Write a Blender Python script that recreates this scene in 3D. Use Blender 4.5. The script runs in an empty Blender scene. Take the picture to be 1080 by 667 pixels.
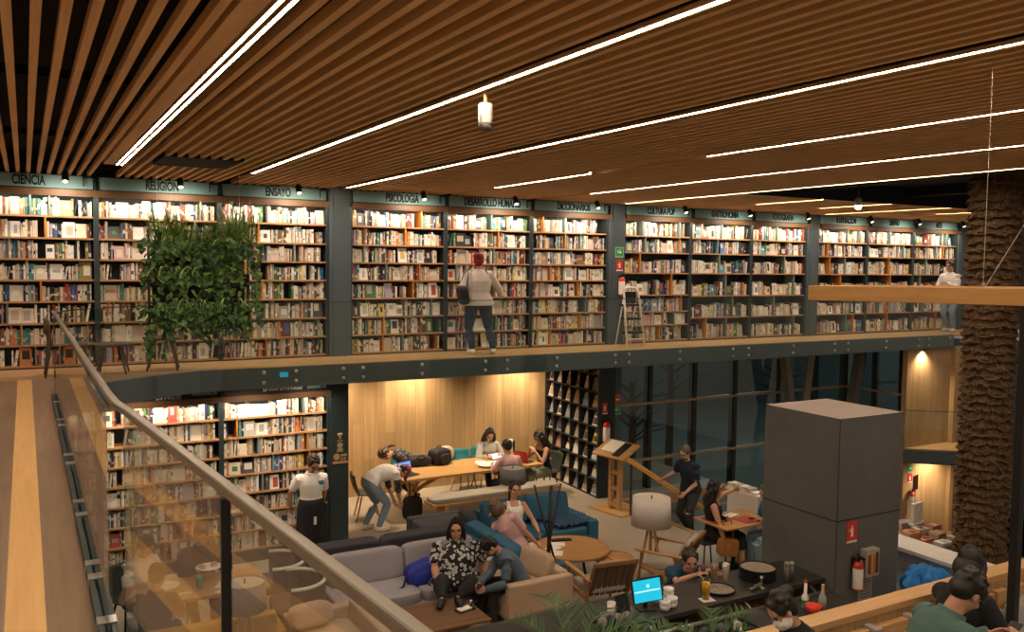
import bpy, bmesh, math, random
import numpy as np
from mathutils import Vector, Matrix, Euler
PI = math.pi
R = math.radians
scene = bpy.context.scene
C = scene.collection

# ------------------------------------------------------------------ camera, world, exposure
YAW, PITCH, ROLL, FPX = R(29.3415), R(3.4817), R(0.6857), 914.57
EYE = Vector((0, 0, 4.6))
def cam_axes():
    fwd = Vector((math.sin(YAW)*math.cos(PITCH), math.cos(YAW)*math.cos(PITCH), -math.sin(PITCH)))
    right = Vector((math.cos(YAW), -math.sin(YAW), 0))
    up = right.cross(fwd)
    r2 = math.cos(ROLL)*right + math.sin(ROLL)*up
    u2 = -math.sin(ROLL)*right + math.cos(ROLL)*up
    return r2, u2, fwd
cr, cu, cf = cam_axes()
camd = bpy.data.cameras.new('camera')
camd.sensor_width = 36.0
camd.lens = 36.0*FPX/1080.0
camd.clip_start = 0.05
camd.clip_end = 200
cam = bpy.data.objects.new('camera', camd)
C.objects.link(cam)
cam.matrix_world = Matrix(((cr.x, cu.x, -cf.x, EYE.x), (cr.y, cu.y, -cf.y, EYE.y), (cr.z, cu.z, -cf.z, EYE.z), (0, 0, 0, 1)))
scene.camera = cam
def at(px, py, z):          # the point of the horizontal plane z that the photograph shows at (px, py)
    d = cr*((px-540)/FPX) - cu*((py-333.5)/FPX) + cf
    return EYE + d*((z-EYE.z)/d.z)
def onscreen(p):
    d = Vector(p) - EYE
    z = d.dot(cf)
    return 540 + FPX*d.dot(cr)/z, 333.5 - FPX*d.dot(cu)/z, z

w = bpy.data.worlds.new('warm_ambient'); scene.world = w  # warm ambient fill added to lift the indoor light
w.use_nodes = True
w.node_tree.nodes['Background'].inputs[0].default_value = (0.95, 0.76, 0.56, 1)
w.node_tree.nodes['Background'].inputs[1].default_value = 0.22
scene.view_settings.view_transform = 'Standard'
scene.view_settings.look = 'None'
scene.view_settings.gamma = 1.0
scene.view_settings.exposure = 0.12
scene.view_settings.use_curve_mapping = False
scene.cycles.use_denoising = True
scene.cycles.max_bounces = 7
scene.cycles.transparent_max_bounces = 14
scene.cycles.sample_clamp_indirect = 4.0
scene.cycles.use_light_tree = True
LINE_STRENGTH = 58.0       # ceiling light lines
LED_POWER = 9.5          # strip under each bookcase pelmet
SPOT_POWER = 42.0         # track spotlights aimed at the shelves
HALL_POWER = 150.0        # ceiling spotlights over the lower hall
WARM = (1.0, 0.78, 0.54)

# ------------------------------------------------------------------ materials (all procedural)
MATS = {}
def _new(name):
    m = bpy.data.materials.new(name); m.use_nodes = True
    return m, m.node_tree, m.node_tree.nodes['Principled BSDF']
def mat(name, col, rough=0.6, metal=0.0, var=0.10, scale=9.0, bump=0.0, bscale=120.0, spec=0.4):
    if name in MATS: return MATS[name]
    m, t, b = _new(name)
    tc = t.nodes.new('ShaderNodeTexCoord')
    nz = t.nodes.new('ShaderNodeTexNoise'); nz.inputs['Scale'].default_value = scale; nz.inputs['Detail'].default_value = 5
    t.links.new(tc.outputs['Object'], nz.inputs['Vector'])
    mx = t.nodes.new('ShaderNodeMix'); mx.data_type = 'RGBA'
    mx.inputs[6].default_value = (*[max(0, c*(1-var)) for c in col], 1)
    mx.inputs[7].default_value = (*[min(1, c*(1+var)) for c in col], 1)
    t.links.new(nz.outputs['Fac'], mx.inputs[0])
    t.links.new(mx.outputs[2], b.inputs['Base Color'])
    b.inputs['Roughness'].default_value = rough
    b.inputs['Metallic'].default_value = metal
    b.inputs['Specular IOR Level'].default_value = spec
    if bump:
        n2 = t.nodes.new('ShaderNodeTexNoise'); n2.inputs['Scale'].default_value = bscale; n2.inputs['Detail'].default_value = 3
        t.links.new(tc.outputs['Object'], n2.inputs['Vector'])
        bp = t.nodes.new('ShaderNodeBump'); bp.inputs['Strength'].default_value = bump; bp.inputs['Distance'].default_value = 0.01
        t.links.new(n2.outputs['Fac'], bp.inputs['Height']); t.links.new(bp.outputs['Normal'], b.inputs['Normal'])
    MATS[name] = m
    return m
def wood(name, c1, c2, rough=0.45, axis='X', scale=1.0, plank=0.0, plank_axis='Y', spec=0.4):
    """streaky grain along an axis; plank > 0 adds boards of that width across plank_axis with their own tone"""
    if name in MATS: return MATS[name]
    m, t, b = _new(name)
    tc = t.nodes.new('ShaderNodeTexCoord')
    mp = t.nodes.new('ShaderNodeMapping')
    s = {'X': (0.7, 14, 14), 'Y': (14, 0.7, 14), 'Z': (14, 14, 0.7)}[axis]
    mp.inputs['Scale'].default_value = [v*scale for v in s]
    t.links.new(tc.outputs['Object'], mp.inputs['Vector'])
    nz = t.nodes.new('ShaderNodeTexNoise'); nz.inputs['Scale'].default_value = 1.6; nz.inputs['Detail'].default_value = 7
    nz.inputs['Roughness'].default_value = 0.62
    t.links.new(mp.outputs[0], nz.inputs['Vector'])
    rp = t.nodes.new('ShaderNodeValToRGB')
    rp.color_ramp.elements[0].position = 0.28; rp.color_ramp.elements[0].color = (*c1, 1)
    rp.color_ramp.elements[1].position = 0.72; rp.color_ramp.elements[1].color = (*c2, 1)
    t.links.new(nz.outputs['Fac'], rp.inputs[0])
    out = rp.outputs[0]
    if plank:
        sp = t.nodes.new('ShaderNodeSeparateXYZ'); t.links.new(tc.outputs['Object'], sp.inputs[0])
        dv = t.nodes.new('ShaderNodeMath'); dv.operation = 'DIVIDE'; dv.inputs[1].default_value = plank
        t.links.new(sp.outputs[plank_axis], dv.inputs[0])
        fl = t.nodes.new('ShaderNodeMath'); fl.operation = 'FLOOR'; t.links.new(dv.outputs[0], fl.inputs[0])
        # board ends: shift each row along the grain
        d2 = t.nodes.new('ShaderNodeMath'); d2.operation = 'DIVIDE'; d2.inputs[1].default_value = 1.9
        t.links.new(sp.outputs[axis], d2.inputs[0])
        ad = t.nodes.new('ShaderNodeMath'); ad.operation = 'MULTIPLY_ADD'; ad.inputs[1].default_value = 0.37
        t.links.new(fl.outputs[0], ad.inputs[0]); t.links.new(d2.outputs[0], ad.inputs[2])
        f2 = t.nodes.new('ShaderNodeMath'); f2.operation = 'FLOOR'; t.links.new(ad.outputs[0], f2.inputs[0])
        cb = t.nodes.new('ShaderNodeCombineXYZ'); t.links.new(fl.outputs[0], cb.inputs[0]); t.links.new(f2.outputs[0], cb.inputs[1])
        wn = t.nodes.new('ShaderNodeTexWhiteNoise'); wn.noise_dimensions = '3D'; t.links.new(cb.outputs[0], wn.inputs['Vector'])
        mr = t.nodes.new('ShaderNodeMapRange'); mr.inputs[3].default_value = 0.84; mr.inputs[4].default_value = 1.08
        t.links.new(wn.outputs['Value'], mr.inputs[0])
        hs = t.nodes.new('ShaderNodeHueSaturation'); t.links.new(mr.outputs[0], hs.inputs['Value']); t.links.new(out, hs.inputs['Color'])
        fr = t.nodes.new('ShaderNodeMath'); fr.operation = 'FRACT'; t.links.new(dv.outputs[0], fr.inputs[0])
        gt = t.nodes.new('ShaderNodeMath'); gt.operation = 'GREATER_THAN'; gt.inputs[1].default_value = 0.02
        t.links.new(fr.outputs[0], gt.inputs[0])
        mx = t.nodes.new('ShaderNodeMix'); mx.data_type = 'RGBA'
        mx.inputs[6].default_value = (*[c*0.35 for c in c1], 1)
        t.links.new(gt.outputs[0], mx.inputs[0]); t.links.new(hs.outputs[0], mx.inputs[7])
        out = mx.outputs[2]
    t.links.new(out, b.inputs['Base Color'])
    b.inputs['Roughness'].default_value = rough
    b.inputs['Specular IOR Level'].default_value = spec
    MATS[name] = m
    return m
def emit(name, col, strength):
    if name in MATS: return MATS[name]
    m, t, b = _new(name)
    b.inputs['Base Color'].default_value = (*col, 1)
    b.inputs['Emission Color'].default_value = (*col, 1)
    b.inputs['Emission Strength'].default_value = strength
    MATS[name] = m
    return m
def glass(name, tint=(0.93, 0.97, 0.95), ior=1.5, rough=0.0):
    if name in MATS: return MATS[name]
    m = bpy.data.materials.new(name); m.use_nodes = True; t = m.node_tree; t.nodes.clear()
    o = t.nodes.new('ShaderNodeOutputMaterial'); mx = t.nodes.new('ShaderNodeMixShader')
    tr = t.nodes.new('ShaderNodeBsdfTransparent'); tr.inputs[0].default_value = (*tint, 1)
    gl = t.nodes.new('ShaderNodeBsdfGlossy'); gl.inputs['Roughness'].default_value = rough
    fr = t.nodes.new('ShaderNodeFresnel'); fr.inputs[0].default_value = ior
    ge = t.nodes.new('ShaderNodeNewGeometry'); iv = t.nodes.new('ShaderNodeMath'); iv.operation = 'SUBTRACT'; iv.inputs[0].default_value = 1.0
    t.links.new(ge.outputs['Backfacing'], iv.inputs[1]); mu = t.nodes.new('ShaderNodeMath'); mu.operation = 'MULTIPLY'   # a pane mirrors once, at the face the ray enters
    d2 = t.nodes.new('ShaderNodeMath'); d2.operation = 'MULTIPLY'; d2.inputs[1].default_value = 2.0; t.links.new(fr.outputs[0], d2.inputs[0])
    p1 = t.nodes.new('ShaderNodeMath'); p1.operation = 'ADD'; p1.inputs[1].default_value = 1.0; t.links.new(fr.outputs[0], p1.inputs[0])
    dv = t.nodes.new('ShaderNodeMath'); dv.operation = 'DIVIDE'; t.links.new(d2.outputs[0], dv.inputs[0]); t.links.new(p1.outputs[0], dv.inputs[1])   # both faces of the pane
    t.links.new(dv.outputs[0], mu.inputs[0]); t.links.new(iv.outputs[0], mu.inputs[1])
    t.links.new(mu.outputs[0], mx.inputs[0]); t.links.new(tr.outputs[0], mx.inputs[1]); t.links.new(gl.outputs[0], mx.inputs[2])
    t.links.new(mx.outputs[0], o.inputs[0])
    MATS[name] = m
    return m

STEEL = mat('dark teal steel', (0.030, 0.043, 0.046), 0.5, 0.2, 0.15, 3)
STEELG = mat('slate steel', (0.085, 0.112, 0.128), 0.45, 0.2, 0.12, 2)
BLACK = mat('black paint', (0.012, 0.012, 0.014), 0.5)
PLENUM = mat('black plenum', (0.004, 0.005, 0.007), 0.9)
SAGE = mat('sage green panel', (0.27, 0.47, 0.46), 0.6, 0, 0.06, 2)
SHELFW = wood('shelf oak', (0.34, 0.17, 0.07), (0.50, 0.27, 0.12), 0.5)
SLATW = wood('slat pine', (0.66, 0.385, 0.155), (0.84, 0.53, 0.25), 0.5, 'Y')
ORANGE = mat('orange lacquer', (0.55, 0.20, 0.03), 0.5)
TEALD = mat('grey green board', (0.16, 0.22, 0.21), 0.6)
OAKWALL = wood('oak boards', (0.36, 0.22, 0.10), (0.53, 0.35, 0.175), 0.5, 'Z', 0.8, 0.22, 'X')
WALKW = wood('walkway oak', (0.42, 0.24, 0.11), (0.58, 0.36, 0.18), 0.4, 'X', 1.0, 0.24, 'Y')
FLOORW = wood('landing boards', (0.20, 0.12, 0.075), (0.32, 0.205, 0.135), 0.36, 'Y', 1.0, 0.30, 'X')
STRIPW = wood('honey inlay', (0.66, 0.365, 0.13), (0.82, 0.49, 0.20), 0.33, 'Y')
CONCF = mat('polished concrete', (0.37, 0.31, 0.24), 0.45, 0, 0.14, 1.1)
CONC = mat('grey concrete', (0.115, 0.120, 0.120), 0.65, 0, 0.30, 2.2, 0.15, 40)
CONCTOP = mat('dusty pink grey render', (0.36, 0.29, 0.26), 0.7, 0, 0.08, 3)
METAL = mat('brushed steel', (0.55, 0.53, 0.50), 0.3, 0.9)
RAILM = mat('taupe handrail', (0.20, 0.175, 0.14), 0.4, 0.35, 0.06)
GLASS = glass('balustrade glass')
WGLASS = glass('window glass', (0.80, 0.88, 0.88), 1.55)
WHITE = mat('white plastic', (0.75, 0.72, 0.68), 0.45)
PAPER = mat('white paper', (0.80, 0.76, 0.70), 0.8)
RED = mat('signal red', (0.62, 0.035, 0.02), 0.45)
GREEN = mat('signal green', (0.02, 0.30, 0.10), 0.45)
LEDM = emit('warm led', (1.0, 0.80, 0.58), 3.0)
LINEM = emit('light line', (1.0, 0.80, 0.59), LINE_STRENGTH)

# ------------------------------------------------------------------ mesh helpers
class MB:
    def __init__(s): s.v = []; s.f = []; s.m = []
    def add(s, vs, fs, mi=0):
        n = len(s.v); s.v.extend([tuple(p) for p in vs])
        s.f.extend([tuple(i+n for i in f) for f in fs])
        s.m.extend([mi]*len(fs) if isinstance(mi, int) else mi)
    def box(s, x0, x1, y0, y1, z0, z1, mi=0):
        s.add([(x0, y0, z0), (x1, y0, z0), (x1, y1, z0), (x0, y1, z0), (x0, y0, z1), (x1, y0, z1), (x1, y1, z1), (x0, y1, z1)],
              [(0, 3, 2, 1), (4, 5, 6, 7), (0, 1, 5, 4), (1, 2, 6, 5), (2, 3, 7, 6), (3, 0, 4, 7)], mi)
        return s
    def obox(s, c, size, rot=(0, 0, 0), mi=0):
        M = Euler(rot).to_matrix(); c = Vector(c)
        a, b, d = size[0]/2, size[1]/2, size[2]/2
        vs = [c + M @ Vector(p) for p in ((-a, -b, -d), (a, -b, -d), (a, b, -d), (-a, b, -d), (-a, -b, d), (a, -b, d), (a, b, d), (-a, b, d))]
        s.add(vs, [(0, 3, 2, 1), (4, 5, 6, 7), (0, 1, 5, 4), (1, 2, 6, 5), (2, 3, 7, 6), (3, 0, 4, 7)], mi)
        return s
    def prism(s, pts, z0, z1, mi=0):
        n = len(pts)
        s.add([(x, y, z0) for x, y in pts] + [(x, y, z1) for x, y in pts],
              [tuple(range(n-1, -1, -1)), tuple(range(n, 2*n))] + [(i, (i+1) % n, n+(i+1) % n, n+i) for i in range(n)], mi)
        return s
    def loft(s, rings, mi=0, caps=True):
        n = len(rings[0]); vs = [p for r in rings for p in r]; fs = []
        for k in range(len(rings)-1):
            for i in range(n):
                j = (i+1) % n
                fs.append((k*n+i, k*n+j, (k+1)*n+j, (k+1)*n+i))
        if caps:
            fs.append(tuple(range(n-1, -1, -1))); fs.append(tuple((len(rings)-1)*n+i for i in range(n)))
        s.add(vs, fs, mi)
        return s
    def tube(s, pts, r, n=10, mi=0, flat=1.0, ref=None):
        pts = [Vector(p) for p in pts]
        rs = [r]*len(pts) if isinstance(r, (int, float)) else r
        rings = []
        for i, p in enumerate(pts):
            t = (pts[min(i+1, len(pts)-1)] - pts[max(i-1, 0)]).normalized()
            a = Vector(ref) if ref else (Vector((0, 0, 1)) if abs(t.z) < 0.9 else Vector((1, 0, 0)))
            u = t.cross(a).normalized(); v = t.cross(u).normalized()
            rings.append([p + u*(rs[i]*math.cos(2*PI*k/n)) + v*(rs[i]*flat*math.sin(2*PI*k/n)) for k in range(n)])
        return s.loft(rings, mi)
    def beam(s, p, q, wd, ht, mi=0, up=(0, 0, 1)):
        p, q = Vector(p), Vector(q); t = (q-p).normalized(); up = Vector(up)
        if abs(t.dot(up)) > 0.98: up = Vector((0, 1, 0))
        u = t.cross(up).normalized()*(wd/2); v = u.cross(t).normalized()*(ht/2)
        return s.loft([[c+u+v, c-u+v, c-u-v, c+u-v] for c in (p, q)], mi)
    def lathe(s, prof, n=20, c=(0, 0, 0), mi=0, axis=None):
        c = Vector(c); M = Matrix.Identity(3) if axis is None else Vector((0, 0, 1)).rotation_difference(Vector(axis)).to_matrix()
        return s.loft([[c + M @ Vector((max(r, 1e-4)*math.cos(2*PI*k/n), max(r, 1e-4)*math.sin(2*PI*k/n), z)) for k in range(n)] for r, z in prof], mi)
    def ball(s, c, rad, rot=None, nu=14, nv=9, e1=1.0, e2=1.0, mi=0):
        """ellipsoid; e1, e2 < 1 make it boxier (a cushion)"""
        c = Vector(c); M = Euler(rot).to_matrix() if rot and not isinstance(rot, Matrix) else (rot or Matrix.Identity(3))
        if isinstance(rad, (int, float)): rad = (rad,)*3
        sg = lambda x, e: math.copysign(abs(x)**e, x)
        rings = []
        for k in range(nv):
            ph = -PI/2 + PI*(k+0.5 if nv < 3 else k)/(nv-1)
            ph = max(-PI/2+0.04, min(PI/2-0.04, ph))
            rings.append([c + M @ Vector((rad[0]*sg(math.cos(ph), e1)*sg(math.cos(2*PI*i/nu), e2), rad[1]*sg(math.cos(ph), e1)*sg(math.sin(2*PI*i/nu), e2), rad[2]*sg(math.sin(ph), e1))) for i in range(nu)])
        return s.loft(rings, mi)
    def cushion(s, c, size, rot=(0, 0, 0), e=0.45, mi=0):
        return s.ball(c, (size[0]/2, size[1]/2, size[2]/2), rot, 40, 21, e, min(0.32, e), mi)
    def build(s, name, mats, parent=None, bevel=0.0, smooth=False, world=False, seg=2):
        me = bpy.data.meshes.new(name)
        vs = s.v
        if world and parent is not None:
            inv = root_matrix(parent).inverted(); vs = [inv @ Vector(p) for p in vs]
        me.from_pydata([tuple(p) for p in vs], [], s.f)
        if not isinstance(mats, (list, tuple)): mats = [mats]
        for m in mats: me.materials.append(m)
        if len(mats) > 1: me.polygons.foreach_set('material_index', s.m)
        if smooth: me.polygons.foreach_set('use_smooth', [True]*len(me.polygons))
        if 'glass' in mats[0].name:
            bm = bmesh.new(); bm.from_mesh(me); bmesh.ops.recalc_face_normals(bm, faces=bm.faces); bm.to_mesh(me); bm.free()
        me.update()
        o = bpy.data.objects.new(name, me); C.objects.link(o)
        if parent is not None: o.parent = parent
        if bevel:
            b = o.modifiers.new('bevel', 'BEVEL'); b.width = bevel; b.segments = seg; b.limit_method = 'ANGLE'; b.angle_limit = R(40)
        return o
def root_matrix(o):
    m = Matrix.LocRotScale(o.location, o.rotation_euler, o.scale)
    return root_matrix(o.parent) @ m if o.parent else m
def thing(name, label, cat, loc=(0, 0, 0), rz=0.0, group=None):
    o = bpy.data.objects.new(name, None); C.objects.link(o)
    o.empty_display_size = 0.1
    o.location = loc; o.rotation_euler = (0, 0, rz)
    o['label'] = label; o['category'] = cat
    if group: o['group'] = group
    return o
def tag(o, label, cat, group=None, kind=None):
    o['label'] = label; o['category'] = cat
    if group: o['group'] = group
    if kind: o['kind'] = kind
    return o
def struct(o):
    o['kind'] = 'structure'
    return o
def dup(root, loc, rz, label, group=None):
    r = root.copy(); C.objects.link(r); r.location = loc; r.rotation_euler = (0, 0, rz); r['label'] = label
    if group: r['group'] = group
    for ch in list(root.children):
        c = ch.copy(); C.objects.link(c); c.parent = r
        for g in ch.children:
            d = g.copy(); C.objects.link(d); d.parent = c
    return r
def text(body, size, depth, material, parent, loc, rot=(PI/2, 0, 0), xs=1.0, bold=0.0, name='lettering', align='CENTER'):
    cu_ = bpy.data.curves.new(name, 'FONT'); cu_.body = body; cu_.size = size; cu_.extrude = depth; cu_.offset = bold
    cu_.align_x = align; cu_.align_y = 'CENTER'
    tmp = bpy.data.objects.new('tmp', cu_)
    C.objects.link(tmp)
    me = bpy.data.meshes.new_from_object(tmp.evaluated_get(bpy.context.evaluated_depsgraph_get()))
    bpy.data.objects.remove(tmp); bpy.data.curves.remove(cu_)
    me.materials.clear(); me.materials.append(material)
    o = bpy.data.objects.new(name, me); C.objects.link(o); o.parent = parent
    o.location = loc; o.rotation_euler = rot; o.scale = (xs, 1, 1)
    return o
def lamp(kind, name, power, loc, parent=None, col=WARM, **kw):
    l = bpy.data.lights.new(name, kind); l.energy = power; l.color = col
    for k, v in kw.items(): setattr(l, k, v)
    o = bpy.data.objects.new(name, l); C.objects.link(o); o.location = loc
    if parent is not None: o.parent = parent
    return o

# ------------------------------------------------------------------ the shell
UF = 3.10            # upper floor
CE = 5.72            # underside of the ceiling slats
WY = 13.25           # front of the upper and lower bookcases
EDGE = 12.26         # front edge of the upper walkway
random.seed(7)
# lower floor, with the stair well beside the glass wall and the sunken shop floor on the right left open
mb = MB()
mb.box(-4, 10.0, -3, 16.2, -0.2, 0); mb.box(10.0, 12.8, -3, 11.3, -0.2, 0); mb.box(10.0, 12.8, 13.45, 16.2, -0.2, 0)
struct(mb.build('floor', CONCF))
mb = MB(); mb.box(9.6, 22, -3, 16.2, -1.9, -1.7)
struct(mb.build('floor_sunken', CONCF))
mb = MB(); mb.box(9.93, 10.03, 10.55, 13.45, -0.12, 0.012); mb.box(9.93, 12.8, 13.42, 13.5, -0.12, 0.012)
struct(mb.build('trim_1', wood('nosing oak', (0.36, 0.2, 0.08), (0.48, 0.28, 0.12), 0.5, 'Y')))
mb = MB()
for k in range(9): mb.box(10.05+0.29*k, 10.36+0.29*k, 11.33, 13.4, -1.69, -0.18*(k+1))
struct(mb.build('floor_stairs', wood('stair oak', (0.26, 0.15, 0.07), (0.36, 0.22, 0.10), 0.5, 'Y')))
# upper floor on the camera side: dull boards with honey inlay strips
void = [(0.225, -3.0), (0.225, 10.4), (0.42, 11.05), (0.85, 11.55), (1.42, 11.92), (2.05, EDGE)]
mb = MB()
xs_ = [-4.0, -1.37, -1.22, -0.10, 0.05, 0.225]
mb.box(-4.0, -1.37, -3, 13.25, UF-0.29, UF, 0); mb.box(-1.37, -1.22, -3, 13.25, UF-0.29, UF, 1)
mb.box(-1.22, -0.48, -3, 12.1, UF-0.29, UF, 0); mb.box(-0.48, -0.34, -3, 12.1, UF-0.29, UF, 1); mb.box(-0.34, -0.10, -3, 12.1, UF-0.29, UF, 0); mb.box(-0.10, 0.05, -3, 12.1, UF-0.29, UF, 1); mb.box(0.05, 0.225, -3, 10.4, UF-0.29, UF, 0)
mb.prism([(0.05, 10.4), (0.225, 10.4), (0.42, 11.05), (0.85, 11.55), (1.42, 11.92), (2.05, EDGE), (2.05, 12.1), (0.05, 12.1)][:5] + [(1.72, 12.1), (0.05, 12.1)], UF-0.29, UF, 0)
struct(mb.build('floor_upper', [FLOORW, STRIPW]))
mb = MB(); mb.prism([(-1.22, 12.1), (1.72, 12.1), (2.05, EDGE), (20.3, EDGE), (20.3, WY), (-1.22, WY)], UF-0.05, UF)
struct(mb.build('floor_walkway', WALKW))
mb = MB(); mb.box(2.05, 18.45, EDGE+0.02, WY+0.4, UF-0.29, UF-0.05); mb.box(2.0, 18.45, WY, 16.2, UF-0.29, UF-0.2)
mb.box(-4, 1.7, 12.1, WY+0.4, UF-0.29, UF-0.051); mb.box(1.7, 2.05, 12.29, WY+0.4, UF-0.29, UF-0.051)
struct(mb.build('ceiling_soffit', mat('charcoal soffit', (0.05, 0.05, 0.05), 0.7)))
# steel fascia of the walkway with bolts: follows the rounded corner of the void
mb = MB()
pts = void[1:] + [(18.45, EDGE)]
for a, b in zip(pts[:-1], pts[1:]):
    mb.beam((a[0], a[1], UF-0.155), (b[0], b[1], UF-0.155), 0.03, 0.29)
mb.box(18.43, 18.46, EDGE, WY, UF-0.30, UF-0.01)
struct(mb.build('trim_2', STEELG))
fas = thing('glass_balustrade', 'long glass balustrade with thin dark top edge along the front of the upper walkway', 'balustrade', (0, EDGE-0.04, UF))
for x in [2.9, 3.35, 4.05, 4.35, 5.3, 6.4, 6.8, 7.75, 8.95, 9.25, 10.4, 11.7, 12.1, 13.3, 14.5, 14.9, 16.1, 17.2, 17.55, 18.3]:
    for z in (-0.075, -0.215): MB().lathe([(0.004, 0.0), (0.026, 0.004), (0.030, 0.018), (0.024, 0.026), (0.004, 0.028)], 12, (x, 0.025, z), 0, (0, -1, 0)).build('bolt', METAL, fas, smooth=True)
xs_ = [2.05, 4.2, 6.6, 9.1, 11.9, 14.7, 17.4, 18.42]
for a, b in zip(xs_[:-1], xs_[1:]):
    MB().box(a+0.006, b-0.006, -0.006, 0.006, -0.27, 0.9).build('glass_panel', GLASS, fas)
MB().box(2.05, 18.42, -0.008, 0.008, 0.9, 0.912).build('top_edge', STEEL, fas)
cb = thing('glass_balustrade', 'short curved run of balustrade glass at the corner beside the stools', 'balustrade', (0.25, 10.4, UF))
gp = MB(); te = MB()
cp = [(0.0, 0.0), (0.17, 0.64), (0.58, 1.13), (1.14, 1.49), (1.8, 1.83)]
for a, b in zip(cp[:-1], cp[1:]):
    gp.beam((a[0], a[1], 0.315), (b[0], b[1], 0.315), 0.012, 1.17); te.beam((a[0], a[1], 0.906), (b[0], b[1], 0.906), 0.016, 0.012)
gp.build('glass_panel', GLASS, cb); te.build('top_edge', STEEL, cb)
# near balustrade: straight run, then the kinked panel that leans out past the camera
nb = thing('glass_balustrade', 'near glass balustrade with taupe handrail descending across the lower left of the view', 'balustrade', (0.26, 3.5, UF))
MB().box(-0.006, 0.006, 0.02, 6.9, 0.02, 0.93).build('glass_panel', GLASS, nb)
k0, k1, k2 = Vector((0.055, 0.0)), Vector((0.155, -1.39)), Vector((0.34, -3.6))
for a, b in ((k0, k1), (k1, k2)):
    d = (b-a).normalized()
    MB().beam((*(a+d*0.006), 0.325), (*(b-d*0.006), 0.325), 0.014, 1.21).build('glass_panel', GLASS, nb)
MB().beam((k1.x-0.008, k1.y, -0.25), (k1.x-0.008, k1.y, 0.93), 0.022, 0.014).build('panel_joint', BLACK, nb)
mb = MB()
rail = [(-0.005, 6.9, 0.93), (0.027, 0.35, 0.945), (0.034, 0.1, 0.945), (0.058, -0.12, 0.945), (k1.x, k1.y, 0.95), (k2.x, k2.y, 0.95)]
ring = []
for i, p in enumerate(rail):
    p = Vector(p); t = (Vector(rail[min(i+1, 5)])-Vector(rail[max(i-1, 0)])).normalized(); u = t.cross(Vector((0, 0, 1))).normalized()
    ring.append([p+u*0.016+Vector((0, 0, 0.013)), p-u*0.016+Vector((0, 0, 0.013)), p-u*0.016-Vector((0, 0, 0.013)), p+u*0.016-Vector((0, 0, 0.013))])
mb.loft(ring); mb.build('handrail', RAILM, nb, 0.006)
mb = MB(); mb.box(-0.035, -0.012, -0.2, 6.9, 0.0, 0.05); mb.box(0.012, 0.035, -0.2, 6.9, 0.0, 0.05); mb.box(-0.035, 0.035, -0.2, 6.9, -0.02, 0.012)
mb.build('base_channel', STEEL, nb)
for y in (0.25, 0.8, 1.0, 1.9, 2.2, 3.3, 3.6, 4.9, 5.2, 6.3):
    MB().box(-0.036, 0.036, y-0.04, y+0.04, 0.012, 0.055).build('clamp', METAL, nb)
# slatted ceiling: black plenum above, pine slats running towards the wall, an opening over the palm trunk
mb = MB(); mb.box(-4.1, 24, -3.2, 16, CE+0.28, CE+0.4)
struct(mb.build('ceiling_1', PLENUM))
mb = MB()
hole = lambda x: 9.66 < x < 15.3
for k in range(-30, 195):
    x = -0.172 + 0.1195*k
    if x > 21: break
    if any(abs(x-lx) < 0.06 for lx in (-2.52, -0.77, 2.58, 4.30, 6.11, 7.85, 9.62)) or 0.85 < x < 1.10: continue
    y0 = 9.9 if hole(x) else -3.0
    if 1.35 < x < 2.2:
        mb.box(x-0.0225, x+0.0225, y0, 10.15, CE, CE+0.06); mb.box(x-0.0225, x+0.0225, 11.15, WY+0.02, CE, CE+0.06)
    else: mb.box(x-0.0225, x+0.0225, y0, WY+0.02, CE, CE+0.06)
for y in (0.5, 3.5, 6.5, 9.6, 12.6): mb.box(-4, 9.6, y, y+0.05, CE+0.06, CE+0.12, 1)
struct(mb.build('ceiling_2', [SLATW, PLENUM]))
mb = MB(); mb.box(9.66, 15.3, 9.88, 9.92, CE-0.02, CE+0.3); mb.box(9.66, 9.70, -3, 9.9, CE-0.0, CE+0.3); mb.box(15.28, 15.32, -3, 9.9, CE, CE+0.3)
mb.box(11.0, 11.3, -3, 9.9, CE+0.12, CE+0.3); mb.box(13.4, 13.7, -3, 9.9, CE+0.12, CE+0.3)
struct(mb.build('trim_3', PLENUM))
MB().box(1.35, 2.2, 10.15, 11.15, CE-0.004, CE+0.05).build('ceiling_vent', PLENUM).__setitem__('kind', 'structure')
LG = 'recessed light lines between the ceiling slats'
def light_line(x, y0, y1, label, wd=0.036):
    t = thing('ceiling_light', label, 'light', (x, y0, CE), 0, LG)
    L = y1-y0
    MB().box(-wd/2, wd/2, 0, L, -0.004, 0.012).build('diffuser', LINEM, t)
    mb = MB(); q = 0.006 if wd < 0.03 else 0.02; mb.box(-wd/2-q, -wd/2, 0, L, -0.008, 0.05); mb.box(wd/2, wd/2+q, 0, L, -0.008, 0.05); mb.box(-wd/2-q, wd/2+q, 0, L, 0.012, 0.05)
    mb.build('housing', SLATW, t)
light_line(0.982, -1.5, 11.43, 'left one of the twin light lines running towards the RELIGION sign', 0.02)
MB().box(0.84, 0.952, -1.5, 11.45, CE, CE+0.05).build('trim_5', SLATW)['kind'] = 'structure'
light_line(1.034, -1.5, 11.46, 'right one of the twin light lines running towards the RELIGION sign', 0.02)
light_line(-0.77, -2.5, 11.4, 'added unseen light line brightening the upper floor beside the camera')  # this line and the next are added, unseen, to light the near floor
light_line(-2.52, -2.5, 11.4, 'added unseen light line brightening the upper floor at the far left')
light_line(2.58, -1.5, 11.46, 'light line ending at the ceiling above the ENSAYO sign, white speaker hanging beside it')
light_line(4.30, -1.5, 12.85, 'light line ending just over the dark column beside the PSICOLOGIA sign')
light_line(6.11, 8.95, 11.46, 'short light line above the DESARROLLO HUMANO sign')
light_line(6.11, -1.5, 6.85, 'light line in the same slot as the short one, nearer the camera')
light_line(7.85, -1.5, 11.51, 'light line ending above the DICCIONARIOS sign')
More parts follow.
